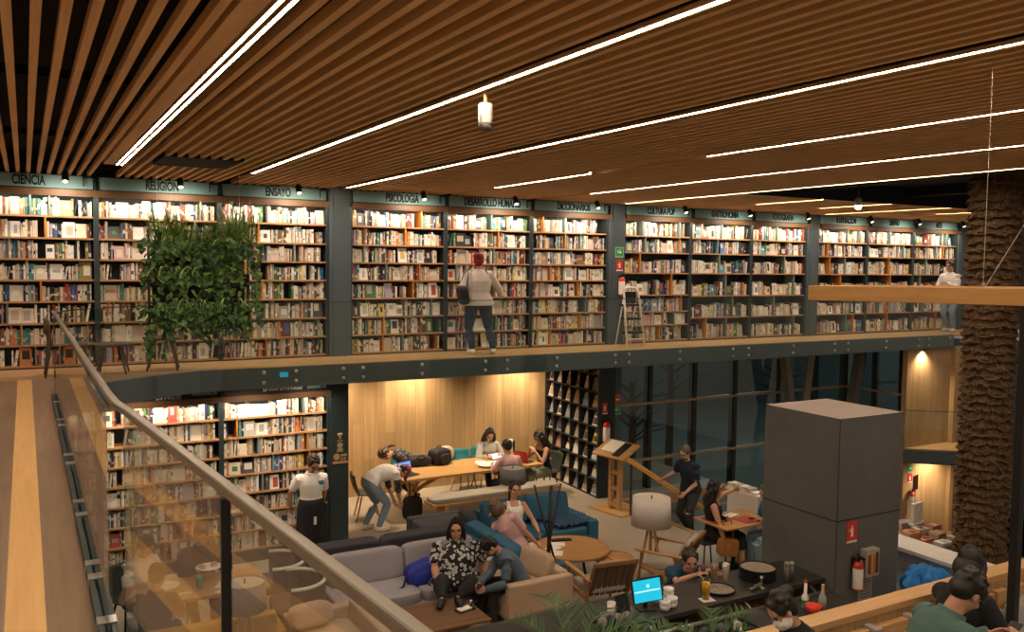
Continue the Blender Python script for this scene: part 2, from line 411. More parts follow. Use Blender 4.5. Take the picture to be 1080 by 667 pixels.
light_line(9.62, -1.5, 12.95, 'light line along the edge of the black ceiling opening')
light_line(11.55, 10.1, 11.62, 'short light line behind the opening, first from the edge of the opening')
light_line(13.20, 10.05, 11.6, 'short light line behind the opening, second from the edge of the opening')
light_line(14.85, 9.95, 12.9, 'light line behind the opening that ends over the column before the last bookcases')
light_line(16.4, 9.0, 11.4, 'short light line partly behind the palm trunk, left of it')
light_line(17.7, 6.0, 11.4, 'light line coming out right of the palm trunk, upper')
light_line(19.2, 6.0, 11.4, 'light line coming out right of the palm trunk, lower')
# walls
mb = MB(); mb.box(-4, 24, WY+0.36, WY+0.5, UF, CE+0.3)
struct(mb.build('wall_back', STEEL))
mb = MB(); mb.box(-4, 4.15, WY+0.36, WY+0.5, 0, UF-0.29)
struct(mb.build('wall_back_lower', STEEL))
mb = MB(); mb.box(4.3, 10.4, 16.05, 16.2, 0, UF-0.2); mb.box(4.3, 4.45, 13.5, 16.05, 0, UF-0.2)
struct(mb.build('wall_recess', OAKWALL))
mb = MB(); mb.box(16.97, 18.5, 12.33, 12.5, -1.7, UF-0.29); mb.box(18.5, 18.62, 12.22, 12.5, -1.7, UF-0.29); mb.box(18.62, 20.5, 12.33, 12.5, -1.7, UF-0.29)
struct(mb.build('wall_right', OAKWALL))
mb = MB(); mb.box(-4.2, -4.0, -3.2, 16, -0.2, CE+0.4); 
struct(mb.build('wall_left', mat('plaster', (0.3, 0.26, 0.22), 0.8)))
# columns of the upper row
for i, (a, b) in enumerate(((4.15, 4.50), (9.49, 9.84), (14.73, 15.06), (19.95, 20.3))):
    mb = MB(); mb.box(a, b, WY-0.04, WY+0.36, UF, CE+0.02); mb.box(a+0.06, b-0.05, WY-0.055, WY-0.04, UF, CE-0.06)
    struct(mb.build('column_%d' % (i+1), STEELG))
mb = MB(); mb.box(4.16, 4.455, WY-0.05, WY+0.36, 0, UF-0.29)
struct(mb.build('column_5', STEEL))
mb = MB(); mb.box(9.98, 10.30, 13.86, 14.1, 0, UF-0.29)
struct(mb.build('column_6', STEELG))
# glazed walls below the walkway
GY = 14.0
xm = [10.34, 11.14, 12.33, 13.48, 14.8, 16.0, 17.0]
mb = MB()
for x in xm: mb.box(x-0.045, x+0.045, GY-0.03, GY+0.14, -1.7, UF-0.29)
for y in (13.2, 12.5): mb.box(16.97, 17.1, y-0.045, y+0.045, -1.7, UF-0.29)
TRANS = wood('transom oak', (0.33, 0.23, 0.13), (0.44, 0.32, 0.2), 0.5)
for z in (1.78, 0.62, -0.6): mb.box(10.34, 17.0, GY-0.06, GY+0.06, z-0.025, z+0.025, 1); mb.box(16.95, 17.06, 12.45, GY, z-0.025, z+0.025, 1)
struct(mb.build('window_frame', [STEEL, TRANS]))
for i, (a, b) in enumerate(zip(xm[:-1], xm[1:])):
    struct(MB().box(a+0.045, b-0.045, GY, GY+0.012, -1.7, UF-0.29).build('window_%d' % (i+1), WGLASS))
struct(MB().box(17.0, 17.012, 12.54, 13.16, -1.7, UF-0.29).build('window_7', WGLASS))
struct(MB().box(17.0, 17.012, 13.24, GY-0.03, -1.7, UF-0.29).build('window_8', WGLASS))
mb = MB()
mb.beam((14.45, 13.55, UF-0.29), (15.05, 13.6, 0.0), 0.16, 0.16); mb.beam((15.15, 13.4, UF-0.29), (14.75, 13.35, 0), 0.2, 0.06)
mb.beam((17.05, 13.6, UF-0.29), (16.1, 13.55, -1.7), 0.2, 0.2); 
struct(mb.build('column_7', mat('weathered steel', (0.22, 0.21, 0.18), 0.6)))
# outside: dim terrace ground, low wall and dark trees seen through the glass
mb = MB(); mb.box(8, 40, 16.3, 40, -1.9, -1.7); mb.box(17.2, 40, 8, 16.3, -1.9, -1.7)
struct(mb.build('ground_outside', mat('wet paving', (0.10, 0.15, 0.16), 0.3, 0, 0.4, 0.6)))
mb = MB(); mb.box(8, 40, 30, 30.4, -1.7, 2.0); mb.box(30, 30.4, 8, 30, -1.7, 2)
struct(mb.build('wall_outside', mat('garden wall', (0.09, 0.15, 0.17), 0.8, 0, 0.4, 0.5)))

lamp('POINT', 'outdoor_fill', 170, (21, 22, 4.0), None, (0.55, 0.85, 0.95), shadow_soft_size=0.3)  # added unseen bluish lamp that lifts the dark outdoors
rt = random.Random(3)
for i, (x, y, h_) in enumerate(((14.2, 18.6, 4.2), (17.5, 21.0, 5.0), (20.5, 19.0, 4.5))):
    t = thing('tree', ['dark bare garden tree outside, leftmost through the glazing', 'dark bare garden tree outside, middle one through the glazing', 'dark bare garden tree outside, rightmost through the glazing'][i], 'tree', (x, y, -1.7), 0, 'garden trees outside the glazing')
    mb = MB(); mb.tube([(0, 0, 0), (0.05, 0.02, h_*0.5), (0.0, 0.05, h_*0.75)], [0.13, 0.10, 0.06], 8)
    for k in range(16):
        z = h_*(0.35+0.4*rt.random()); a = rt.uniform(0, 6.28); L = rt.uniform(0.7, 1.7)
        mb.tube([(0.04, 0.02, z), (L*0.5*math.cos(a), L*0.5*math.sin(a), z+0.35*L), (L*math.cos(a+0.3), L*math.sin(a+0.3), z+0.5*L)], [0.035, 0.022, 0.006], 5)
    mb.build('trunk', mat('dark bark', (0.03, 0.028, 0.022), 0.9), t)

p = EYE + (cr*((1075.5-540)/FPX) + cf)*6.3
mb = MB(); p += cr*0.05; mb.box(p.x-0.03, p.x+0.03, p.y-0.03, p.y+0.03, 1.3, 5.15); struct(mb.build('column_10', BLACK))

# ------------------------------------------------------------------ bookcases
PAL = [('white', (0.84, 0.81, 0.76), 23), ('cream', (0.74, 0.66, 0.53), 22), ('beige', (0.58, 0.47, 0.36), 14), ('grey', (0.40, 0.39, 0.38), 10),
       ('tan', (0.42, 0.26, 0.14), 6), ('brown', (0.20, 0.105, 0.055), 7), ('black', (0.02, 0.02, 0.022), 8), ('charcoal', (0.075, 0.075, 0.08), 7),
       ('navy', (0.03, 0.05, 0.12), 3), ('blue', (0.05, 0.19, 0.42), 3), ('teal', (0.06, 0.27, 0.30), 4), ('green', (0.07, 0.20, 0.08), 3),
       ('olive', (0.24, 0.22, 0.07), 2), ('yellow', (0.68, 0.50, 0.14), 2), ('orange', (0.62, 0.25, 0.08), 3), ('red', (0.45, 0.07, 0.05), 3),
       ('maroon', (0.19, 0.04, 0.04), 3), ('pink', (0.64, 0.42, 0.39), 3), ('lavender', (0.38, 0.34, 0.46), 2)]
BM = [mat(n+' book cover', c, 0.5, 0, 0.08, 14) for n, c, _ in PAL]
PAGES = mat('book pages', (0.66, 0.58, 0.45), 0.85, 0, 0.12, 60)
BW = [p[2] for p in PAL]; NP = len(PAL)
def book_geo(mb, b, cm, bm_, pm):
    """spine, boards, page block (and a title band or cover picture) of one book; local x along the shelf, -y the front"""
    x, y, z, w_, d, h, face, lean = b['x'], b['y'], b['z'], b['w'], b['d'], b['h'], b['face'], b['lean']
    one = MB(); c = min(0.003, w_*0.2)
    if face:       # cover turned to the room
        one.box(0, w_, 0, c, 0, h, cm); one.box(0, w_, d-c, d, 0, h, cm); one.box(0, c, c, d-c, 0, h, cm); one.box(c, w_-0.004, c, d-c, 0.003, h-0.003, pm)
        f = b['pic']
        one.box(w_*f[0], w_*f[1], -0.0006, 0.0, h*f[2], h*f[3], bm_)
    else:
        f = b['pic']
        r = min(0.004, w_*0.3)
        one.prism([(0, r), (r, 0), (w_-r, 0), (w_, r), (w_, r+0.002), (0, r+0.002)], 0, h*f[2], cm)
        one.prism([(0, r), (r, 0), (w_-r, 0), (w_, r), (w_, r+0.002), (0, r+0.002)], h*f[2], h*f[3], bm_)
        one.prism([(0, r), (r, 0), (w_-r, 0), (w_, r), (w_, r+0.002), (0, r+0.002)], h*f[3], h, cm)
        one.box(0, c, r+0.002, d, 0, h, cm); one.box(w_-c, w_, r+0.002, d, 0, h, cm); one.box(c, w_-c, r+0.002, d-0.004, 0.003, h-0.003, pm)
    ca, sa = math.cos(lean), math.sin(lean)
    if face: vs = [(p[0]+x, y + p[1]*ca + p[2]*sa, z + p[2]*ca - p[1]*sa) for p in one.v]
    else: vs = [(x + p[0]*ca + p[2]*sa, y+p[1], z + p[2]*ca - p[0]*sa) for p in one.v]
    mb.add(vs, one.f, list(one.m))
ROWS_A = [0.045, 0.33, 0.62, 0.915, 1.205, 1.49, 1.775, 2.07]
ROWS_B = [0.045, 0.345, 0.607, 0.928, 1.352, 1.743, 2.06]
ROWS_C = [0.05, 0.465, 0.90, 1.352, 1.745, 2.05]
BOOKS = []       # every book: world anchor, shape, where it stands
ORD = ['top', 'second', 'third', 'fourth', 'fifth', 'sixth', 'seventh', 'bottom']
CASE_W = 1.645
PELM = wood('smoked oak', (0.15, 0.075, 0.032), (0.24, 0.125, 0.055), 0.5)
def bookcase(x0, wd, floor_z, sign, rows, label, rng, upper=True, arch=None):
    t = thing('bookcase', label, 'bookcase', (x0, WY, floor_z), 0, 'tall bookcases along the wall')
    H = 2.61
    for sx in (0.0, wd-0.035): MB().box(sx, sx+0.035, 0, 0.33, 0, H).build('side_panel', STEEL, t)
    MB().box(0.035, wd-0.035, 0.31, 0.33, 0, H).build('back_panel', STEEL, t)
    MB().box(0.035, wd-0.035, 0.012, 0.31, 0, rows[0]-0.025).build('plinth', STEEL, t)
    tops = rows[1:] + [2.36]
    for r, (z, zt) in enumerate(zip(rows, tops)):
        MB().box(0.035, wd-0.035, 0.0, 0.31, z-0.025, z).build('shelf', SHELFW, t)
        nd = []
        if rng.random() < 0.75: nd.append((0.12 + 0.76*rng.random(), ORANGE if rng.random() < 0.62 else TEALD))
        if rng.random() < 0.3: nd.append((0.12 + 0.76*rng.random(), TEALD))
        nd.sort(key=lambda q: q[0])
        for q, m_ in nd: MB().box(q*wd-0.012, q*wd+0.012, 0.006, 0.26, z, zt-0.026).build('shelf_divider', m_, t)
        stops = [q*wd for q, _ in nd] + [wd-0.035]
        x = 0.04; si = 0; row = []; clear = zt-0.025-z-0.012
        hb = 0.17 + 0.05*rng.random()
        while True:
            lim = stops[si]-0.014
            u = rng.random()
            if u < (0.06 if len(rows) == 8 else 0.09):
                bw, bd, bh, face = 0.10+0.07*rng.random(), 0.012+0.02*rng.random(), min(clear, 0.17+0.08*rng.random()), True
                lean = 0.10+0.08*rng.random()
            else:
                bw, bd, face = 0.012+0.024*rng.random()**1.4, 0.13+0.06*rng.random(), False
                if rng.random() < 0.25: hb = 0.165 + 0.075*rng.random()
                bh = min(clear, hb + 0.03*rng.random() + (0.02 if len(rows) < 8 else 0)); lean = 0.0
                if rng.random() < 0.03: lean = 0.10+0.1*rng.random()
            need = bw + (abs(lean)*bh if not face else 0)
            if x+need > lim:
                if si == len(stops)-1: break
                x = stops[si]+0.014; si += 1
                continue
            # real shelves run in sets: repeat the previous colour now and then
            if row and rng.random() < 0.22: ci = row[-1]['c']
            else: ci = rng.choices(range(NP), BW)[0]
            bi = rng.choices(range(NP), BW)[0] if rng.random() < 0.6 else rng.choice((1, 2, 3))
            if face: a_, b_ = 0.08+0.3*rng.random(), 0.60+0.32*rng.random(); pic = (a_, b_, 0.12+0.4*rng.random(), 0.62+0.3*rng.random())
            else:
                q = 0.1+0.6*rng.random(); pic = (0, 1, q, q+0.06+0.22*rng.random())
            yb = 0.03+0.035*rng.random()
            b = dict(x=x, y=yb, z=z, w=bw, d=bd, h=bh, face=face, lean=lean, c=ci, bi=bi, pic=pic, case=t, sign=sign, row=len(rows)-1-r, nrows=len(rows), off=(x0, WY, floor_z))
            row.append(b); x += need + 0.0015 + (0.004*rng.random() if rng.random() < 0.2 else 0)
            if rng.random() < 0.012: x += 0.04+0.08*rng.random()
        for k, b in enumerate(row): b['k'] = k; b['n'] = len(row)
        BOOKS.extend(row)
    MB().box(0.0, wd, -0.11, 0.30, 2.36, 2.42).build('pelmet', PELM, t, 0.004)
    MB().box(0.0, wd, -0.11, -0.098, 2.33, 2.36).build('pelmet_lip', PELM, t)
    led = MB().box(0.06, wd-0.06, -0.09, -0.075, 2.354, 2.36).build('led_strip', LEDM, t)
    lamp('AREA', 'led_light', LED_POWER, (wd/2, -0.082, 2.345), t, (1.0, 0.82, 0.60), shape='RECTANGLE', size=wd-0.1, size_y=0.02).rotation_euler = (R(12), 0, 0)
    sg = MB().box(0.035, wd-0.035, -0.03, -0.012, 2.44, 2.61).build('sign_board', SAGE if upper else mat('dark brown board', (0.06, 0.03, 0.022), 0.6), t)
    MB().box(0.035, wd-0.035, -0.028, 0.30, 2.42, 2.44).build('sign_ledge', STEEL, t)
    br = MB(); br.box(wd-0.03, wd+0.0, -0.10, 0.0, 2.42, 2.61); br.box(wd-0.16, wd-0.0, -0.10, -0.085, 2.58, 2.61); br.box(wd-0.16, wd-0.145, -0.10, -0.085, 2.47, 2.61)
    br.build('sign_bracket', STEEL, t)
    if sign:
        text(sign, 0.178 if upper else 0.13, 0.006, BLACK if upper else PAPER, sg, (wd*(0.52 if upper else 0.55), -0.036, 2.525 if upper else (2.50 if sign.startswith('L') else 2.455)), xs=0.56, bold=0.0055)
        if not upper: MB().box(wd-0.42 if sign.startswith('EN') else wd-0.36, wd-0.06, -0.032, -0.028, 2.455, 2.60).build('pale_panel', SAGE, sg)
    return t
rng = random.Random(11)
upper = [(-0.80, 'CIENCIA', ROWS_A), (0.87, 'RELIGION', ROWS_A), (2.51, 'ENSAYO', ROWS_A), (4.50, 'PSICOLOGIA', ROWS_A), (6.165, 'DESARROLLO HUMANO', ROWS_A), (7.83, 'DICCIONARIOS', ROWS_A),
         (9.84, 'CULTURA POP', ROWS_B), (11.48, 'GASTRONOMIA', ROWS_C), (13.11, 'FOTOGRAFIA', ROWS_C), (15.06, 'ILUSTRACION', ROWS_C), (16.68, 'DISENO', ROWS_C), (18.30, 'ARTE', ROWS_C)]
for x0, s, rows in upper:
    wd = {'CIENCIA': 1.67, 'ENSAYO': 1.63, 'DICCIONARIOS': 1.65, 'CULTURA POP': 1.64, 'GASTRONOMIA': 1.63, 'FOTOGRAFIA': 1.61, 'ILUSTRACION': 1.62, 'DISENO': 1.62, 'PSICOLOGIA': 1.66, 'DESARROLLO HUMANO': 1.66}.get(s, 1.64)
    bookcase(x0, wd, UF, s.replace('DISENO', 'DISE\u00d1O'), rows, 'upper floor bookcase full of books under the %s sign' % s, rng)
bookcase(2.51, 1.645, 0.16, 'LIBROS EN INGLES', ROWS_A, 'lower floor bookcase under the LIBROS EN INGLES sign, beside the dark column', rng, False)
bookcase(0.865, 1.645, 0.16, 'EN INGLES', ROWS_A, 'lower floor bookcase left of the LIBROS EN INGLES one, partly behind glass', rng, False)
bookcase(-0.78, 1.645, 0.16, '', ROWS_A, 'lower floor bookcase at the far left behind the near balustrade glass', rng, False)
MB().box(-0.8, 4.155, WY+0.0, WY+0.33, 0, 0.16).build('baseboard_left', STEEL).__setitem__('kind', 'structure')
for i, x in enumerate((1.3, 2.9, 3.75)):  # added downlights, hidden by the fascia, to brighten the lower shelves
    t = thing('downlight', ['added unseen downlight brightening the lower EN INGLES bookcase', 'left added unseen downlight brightening the lower LIBROS EN INGLES bookcase', 'right added unseen downlight brightening the lower LIBROS EN INGLES bookcase'][i], 'light', (x, 12.55, UF-0.29), 0, 'downlights under the walkway')
    MB().lathe([(0.05, 0.0), (0.062, -0.004), (0.062, 0.0), (0.05, 0.004)], 20).build('trim_ring', BLACK, t)
    lamp('SPOT', 'spot_light', 48, (0, 0, -0.02), t, (1, 0.82, 0.6), spot_size=R(125), spot_blend=1.0, shadow_soft_size=0.05).rotation_euler = (R(24), 0, 0)
for b in BOOKS:
    p = (b['off'][0]+b['x']+b['w']/2, b['off'][1]+b['y'], b['off'][2]+b['z']+b['h']/2)
    sx, sy, d = onscreen(p)
    up_ = b['off'][2] > 1
    vis = 2 < sx < 1008 and 0 < sy < 660 and not (150 < sx < 262 and 226 < sy < 352) and not (60 < sx < 190 and sy > 350)
    if not up_: vis = 140 < sx < 345 and sy < 430 + (sx-130)*0.70 and not (306 < sx)
    if b['sign'] == '': vis = False
    b['area'] = b['w']*b['h']/d**2 if vis else 0
order = sorted(BOOKS, key=lambda b: -b['area'])
NTH = ['first', 'second', 'third', 'fourth', 'fifth', 'sixth', 'seventh', 'eighth', 'ninth', 'tenth', 'eleventh', 'twelfth', 'thirteenth', 'fourteenth', 'fifteenth', 'sixteenth',
       'seventeenth', 'eighteenth', 'nineteenth', 'twentieth']
def nth(k):
    if k < 20: return NTH[k]
    tens = {2: 'twenty', 3: 'thirty', 4: 'forty', 5: 'fifty', 6: 'sixty', 7: 'seventy'}
    a, b = divmod(k+1, 10)
    return (tens[a]+'-'+NTH[b-1]) if b else {2: 'twentieth', 3: 'thirtieth', 4: 'fortieth', 5: 'fiftieth', 6: 'sixtieth', 7: 'seventieth'}[a]
for b in order[:300]:
    mb = MB(); bb = dict(b); bb['x'] = 0; bb['y'] = 0; bb['z'] = 0
    book_geo(mb, bb, 0, 1, 2)
    o = mb.build('book', [BM[b['c']], BM[b['bi']], PAGES])
    o.location = (b['off'][0]+b['x'], b['off'][1]+b['y'], b['off'][2]+b['z'])
    row = 'bottom' if b['row'] == b['nrows']-1 else ORD[b['row']]
    fl = b['sign'] == 'CIENCIA' or b['k'] > b['n']*0.5
    pos = '%s from %s' % (nth(b['n']-1-b['k'] if fl else b['k']), 'right' if fl else 'left')
    nm = PAL[b['c']][0]
    tag(o, '%s %s %s, %s shelf, %s sign' % (nm, 'face-out book' if b['face'] else 'book', pos, row, b['sign']), 'book', 'books on the %s shelf under the %s sign' % (row, b['sign']))
mb = MB()
for b in order[300:]:
    bb = dict(b); bb['x'] += b['off'][0]; bb['y'] += b['off'][1]; bb['z'] += b['off'][2]
    book_geo(mb, bb, b['c'], b['bi'], NP)
o = mb.build('shelved_books', BM + [PAGES])
tag(o, 'all the other closely packed books filling the upper and lower wall shelves', 'books', None, 'stuff')
# small black track spotlights above the signs
for i, (x0, s, rows) in enumerate(upper):
    x = x0 + 1.02
    if s == 'CIENCIA': x = x0+1.28
    t = thing('track_spotlight', 'small black ceiling spotlight in front of the %s sign' % s, 'spotlight', (x, 12.72, CE), 0, 'spotlights over the upper bookcases')
    MB().lathe([(0.012, -0.07), (0.012, 0.0)], 8).build('stem', BLACK, t)
    MB().lathe([(0.035, 0), (0.042, 0.02), (0.042, 0.12), (0.03, 0.14)], 14, (0, -0.04, -0.13), 0, (0, 0.45, 0.9)).build('body', BLACK, t, smooth=True)
    MB().lathe([(0.002, 0), (0.033, 0.001), (0.033, 0.004), (0.002, 0.004)], 12, (0, -0.0415, -0.133), 0, (0, 0.45, 0.9)).build('lens', LEDM, t)
    l = lamp('SPOT', 'spot_light', SPOT_POWER, (0, -0.06, -0.17), t, (1, 0.84, 0.66), spot_size=R(150), spot_blend=1.0, shadow_soft_size=0.04)
    l.rotation_euler = (R(40), 0, 0)

# ------------------------------------------------------------------ things on the upper level and hanging from the ceiling
rng = random.Random(5)
# palm trunk: rows of overlapping husk lips
tc_ = at(1041, 583, 1.1); tx, ty = 10.66, 6.59
mb = MB(); n = 132; zs = [i*0.0125 for i in range(int(6.0/0.0125))]
rings = []
ph = {}
for z in zs:
    ring = []
    for k in range(n):
        th = 2*PI*k/n
        q = z/0.105 + 0.30*abs(math.sin(3.5*th + 1.5*math.sin(z*4.1) + 1.571*(math.floor(z/0.105) % 2))) + 0.10*math.sin(5*th+z*4) + 0.06*math.sin(17*th - z*11)
        row = math.floor(q); fq = q-row
        h_ = math.sin(row*12.9898 + math.floor(th*3.1+row*0.5)*78.233)*43758.5453; h_ -= math.floor(h_)
        r = 0.262 + (0.055+0.03*h_)*(1-fq)**1.2 + 0.006*math.sin(37*th+z*9)
        ring.append((tx + r*math.cos(th), ty + r*math.sin(th), z))
    rings.append(ring)
mb.loft(rings)
pt = mb.build('palm_trunk', mat('palm husk', (0.11, 0.062, 0.028), 0.9, 0, 0.6, 14, 0.6, 60))
tag(pt, 'thick shaggy palm trunk rising through the dark ceiling opening on the far side', 'tree trunk')
# suspended timber frame near the camera
a, b = Vector((4.44, 3.95, 4.432)), Vector((4.60, 2.30, 4.462))
t = thing('hanging_timber_frame', 'pale timber rectangular frame hanging on thin cables before the palm trunk', 'hanging frame', a)
d = (b-a).normalized(); nrm = Vector((-d.y, d.x, 0)).normalized()
if nrm.x < 0: nrm = -nrm
BEAMW = wood('frame pine', (0.50, 0.26, 0.085), (0.64, 0.36, 0.13), 0.5, 'Y')
for name, off in (('front_beam', 0.0), ('rear_beam', 0.62)):
    MB().beam(a+nrm*off, b+nrm*off, 0.06, 0.094).build(name, BEAMW, t, 0.004, world=True)
MB().beam(a+nrm*0.03+d*0.03, a+nrm*0.59+d*0.03, 0.06, 0.094).build('end_beam', BEAMW, t, 0.004, world=True)
c1 = a.lerp(b, 0.66)
for p, q in ((c1, Vector((c1.x, c1.y, CE))), (c1+Vector((0, 0, 0.03)), Vector((c1.x+0.63, c1.y-0.35, CE)))):
    MB().tube([p, q], 0.0022, 6).build('cable', METAL, t, world=True)
MB().tube([(c1.x, c1.y, c1.z+0.045), (c1.x, c1.y, c1.z+0.075)], 0.008, 8).build('cable_clip', METAL, t, world=True)
# white speaker under the second light line
t = thing('ceiling_speaker', 'white bullet shaped speaker hanging from the ceiling beside a light line', 'speaker', (2.66, 5.12, CE))
MB().tube([(0, 0, -0.075), (0, 0, 0.03)], 0.012, 10).build('stem', SLATW, t)
MB().lathe([(0.01, -0.07), (0.040, -0.075), (0.047, -0.085), (0.047, -0.20), (0.046, -0.205)], 22).build('body', WHITE, t, smooth=True)
MB().lathe([(0.046, -0.2052), (0.044, -0.235), (0.036, -0.248), (0.004, -0.25)], 22).build('grille', mat('grey grille', (0.10, 0.10, 0.09), 0.7), t, smooth=True)
# lone spot in the opening
p = at(905, 200, 5.45)
t = thing('pendant_spotlight', 'lit spotlight hanging in the black ceiling opening', 'spotlight', (11.2, 9.1, CE+0.1))
MB().tube([(0, 0, 0.0), (0, 0, -0.17)], 0.012, 8).build('stem', STEELG, t)
MB().lathe([(0.02, -0.15), (0.05, -0.17), (0.055, -0.26), (0.05, -0.27)], 14).build('body', WHITE, t, smooth=True)
MB().ball((0, 0, -0.285), 0.048).build('bulb', emit('bulb', (1, 0.86, 0.66), 30), t, smooth=True)
l = lamp('SPOT', 'spot_light', 160, (0, 0, -0.34), t, spot_size=R(95), spot_blend=0.6, shadow_soft_size=0.05)
# vertical garden hung over the void
t = thing('hanging_planter', 'lush vertical planter of pothos and grassy leaves hanging before the RELIGION bookcase', 'planter', (1.95, 11.62, 3.72))
mb = MB(); W2, Hh = 0.6, 1.25
for z in (0.22, 0.62, 1.0): mb.box(-W2, W2, -0.09, 0.09, z-0.09, z+0.08)
mb.build('trough', mat('planter box', (0.03, 0.026, 0.02), 0.8), t, 0.01)
mb = MB(); mb.box(-W2-0.02, -W2+0.01, -0.02, 0.02, 0.05, Hh); mb.box(W2-0.01, W2+0.02, -0.02, 0.02, 0.05, Hh); mb.box(-W2, W2, -0.02, 0.02, Hh-0.03, Hh)
mb.build('frame', STEEL, t)
MB().box(-0.56, 0.56, 0.03, 0.06, 0.08, 1.12).build('back_panel', mat('planter box', (0.03, 0.026, 0.02), 0.8), t)
for sx in (-0.5, 0.5): MB().tube([(sx, 0, Hh), (sx, 0, CE-3.7)], 0.003, 6).build('cable', METAL, t)
def leaf(mb, p, d, up, L, W_, mi):
    p, d, up = Vector(p), Vector(d).normalized(), Vector(up)
    s = d.cross(up)
    if s.length < 1e-3: s = Vector((1, 0, 0))
    s.normalize(); u = s.cross(d)
    q = lambda a, b, c: p + d*(a*L) + s*(b*W_) + u*(c*W_)
    mb.add([q(0, 0, 0), q(0.12, 0.42, 0.12), q(0.5, 0.5, 0.10), q(1, 0, -0.25), q(0.5, -0.5, 0.10), q(0.12, -0.42, 0.12), q(0.5, 0, -0.05)],
           [(0, 6, 2, 1), (6, 3, 2), (0, 5, 4, 6), (6, 4, 3)], mi)
def blade(mb, p, d, L, W_, droop, mi, n=5):
    p, d = Vector(p), Vector(d).normalized(); s = d.cross(Vector((0, 0, 1))); s = s.normalized() if s.length > 1e-3 else Vector((1, 0, 0))
    vs = []; q = p.copy(); dd = d.copy()
    for i in range(n+1):
        w_ = W_*(1-(i/n)**2)*0.5 + 0.0005
        vs += [q - s*w_, q + s*w_]
        q = q + dd*(L/n); dd = (dd + Vector((0, 0, -droop))).normalized()
    mb.add(vs, [(2*i, 2*i+1, 2*i+3, 2*i+2) for i in range(n)], mi)
GREENS = [mat('pothos leaf %d' % i, c, 0.4, 0, 0.25, 6) for i, c in enumerate(((0.030, 0.085, 0.018), (0.055, 0.13, 0.028), (0.016, 0.048, 0.014), (0.11, 0.19, 0.045)))]
mb = MB()
for k in range(2300):
    x = max(-0.70, min(0.70, rng.gauss(0, 0.42))); z = rng.choice((0.30, 0.70, 1.08)) + 0.04 - abs(rng.gauss(0, 0.17))
    if abs(x) > 0.50+0.12*math.sin(z*9) and rng.random() < 0.6: continue
    if rng.random() < 0.65 and (abs(x-0.02) < 0.16 and 0.45 < z < 0.62 or -0.36 < x < -0.16 and 0.72 < z < 0.92 or 0.42 < x < 0.55 and 0.5 < z < 0.95): continue
    y = -0.12 - 0.10*rng.random() if rng.random() < 0.8 else 0.1+0.08*rng.random()
    d_ = Vector((rng.uniform(-0.7, 0.7), -0.5 if y < 0 else 0.5, rng.uniform(-1.0, -0.05)))
    leaf(mb, (x, y, z), d_, (rng.uniform(-.4, .4), -0.6, 0.8), 0.055+0.05*rng.random(), 0.05+0.04*rng.random(), rng.choice((0, 0, 1, 1, 2, 3)))
for k in range(16):      # trailing vines
    x = rng.choice((-0.6, -0.55, -0.45, -0.3, 0.0, 0.2, 0.35, 0.45, 0.55)) + rng.uniform(-.05, .05); L = rng.uniform(0.1, 0.36) if x > -0.4 else rng.uniform(0.2, 0.5)
    for i in range(int(L/0.035)):
        leaf(mb, (x+rng.uniform(-.03, .03), -0.12+rng.uniform(-.04, .04), 0.08-i*0.035), (rng.uniform(-.7, .7), -0.4, -0.7), (0, -0.6, 0.8), 0.055+0.03*rng.random(), 0.05, rng.choice((0, 1, 2)))
mb.build('pothos_leaves', GREENS, t)
mb = MB()
for k in range(520):
    g_ = rng.choice((-0.42, -0.36, -0.2, 0.05, 0.42, 0.45, 0.48, 0.40))
    x = g_ + rng.gauss(0, 0.09); tall = 1.0 if abs(g_) > 0.3 else 0.6
    d_ = Vector((rng.gauss(0, 0.35), rng.gauss(-0.1, 0.35), 1.0))
    blade(mb, (x, rng.uniform(-0.08, 0.06), 1.06), d_, tall*rng.uniform(0.3, 0.66), 0.018, rng.uniform(0.04, 0.38), rng.choice((1, 3, 3, 0)))
for k in range(50):
    x = rng.uniform(-0.55, 0.6); z = rng.choice((0.3, 0.7, 1.08))
    blade(mb, (x, -0.1, z), (rng.gauss(0, 0.5), -0.5, 0.6), rng.uniform(0.3, 0.5), 0.016, 0.5, rng.choice((1, 3)))
mb.build('spider_plant_leaves', [mat('grassy leaf %d' % i, c, 0.45, 0, 0.25, 6) for i, c in enumerate(((0.09, 0.19, 0.04), (0.20, 0.34, 0.08), (0.07, 0.15, 0.04), (0.34, 0.46, 0.17)))], t)
# white step ladder against the column
t = thing('step_ladder', 'white step ladder with dark treads leaning by the column with the green exit sign', 'ladder', (9.80, 12.88, UF))
LADW = mat('white enamel', (0.85, 0.78, 0.70), 0.4)
mb = MB(); mb.tube([(-0.2, -0.12, 0), (-0.165, 0.06, 0.98), (-0.13, 0.075, 1.05), (-0.07, 0.08, 1.08), (0.07, 0.08, 1.08), (0.13, 0.075, 1.05), (0.165, 0.06, 0.98), (0.2, -0.12, 0)], 0.021, 10)
mb.tube([(-0.19, -0.105, 0.13), (0.19, -0.105, 0.13)], 0.012, 8)
mb.build('front_frame', LADW, t, smooth=True)
MB().tube([(-0.17, 0.28, 0), (-0.14, 0.09, 0.9), (0.14, 0.09, 0.9), (0.17, 0.28, 0)], 0.013, 8).build('rear_frame', LADW, t, smooth=True)
for z, y in ((0.25, -0.06), (0.50, 0.0), (0.75, 0.05)): MB().box(-0.175, 0.175, y-0.04, y+0.14, z-0.02, z+0.02).build('tread', BLACK, t, 0.006)
MB().box(-0.13, 0.13, 0.07, 0.085, 0.78, 1.0).build('back_panel', BLACK, t, 0.005)
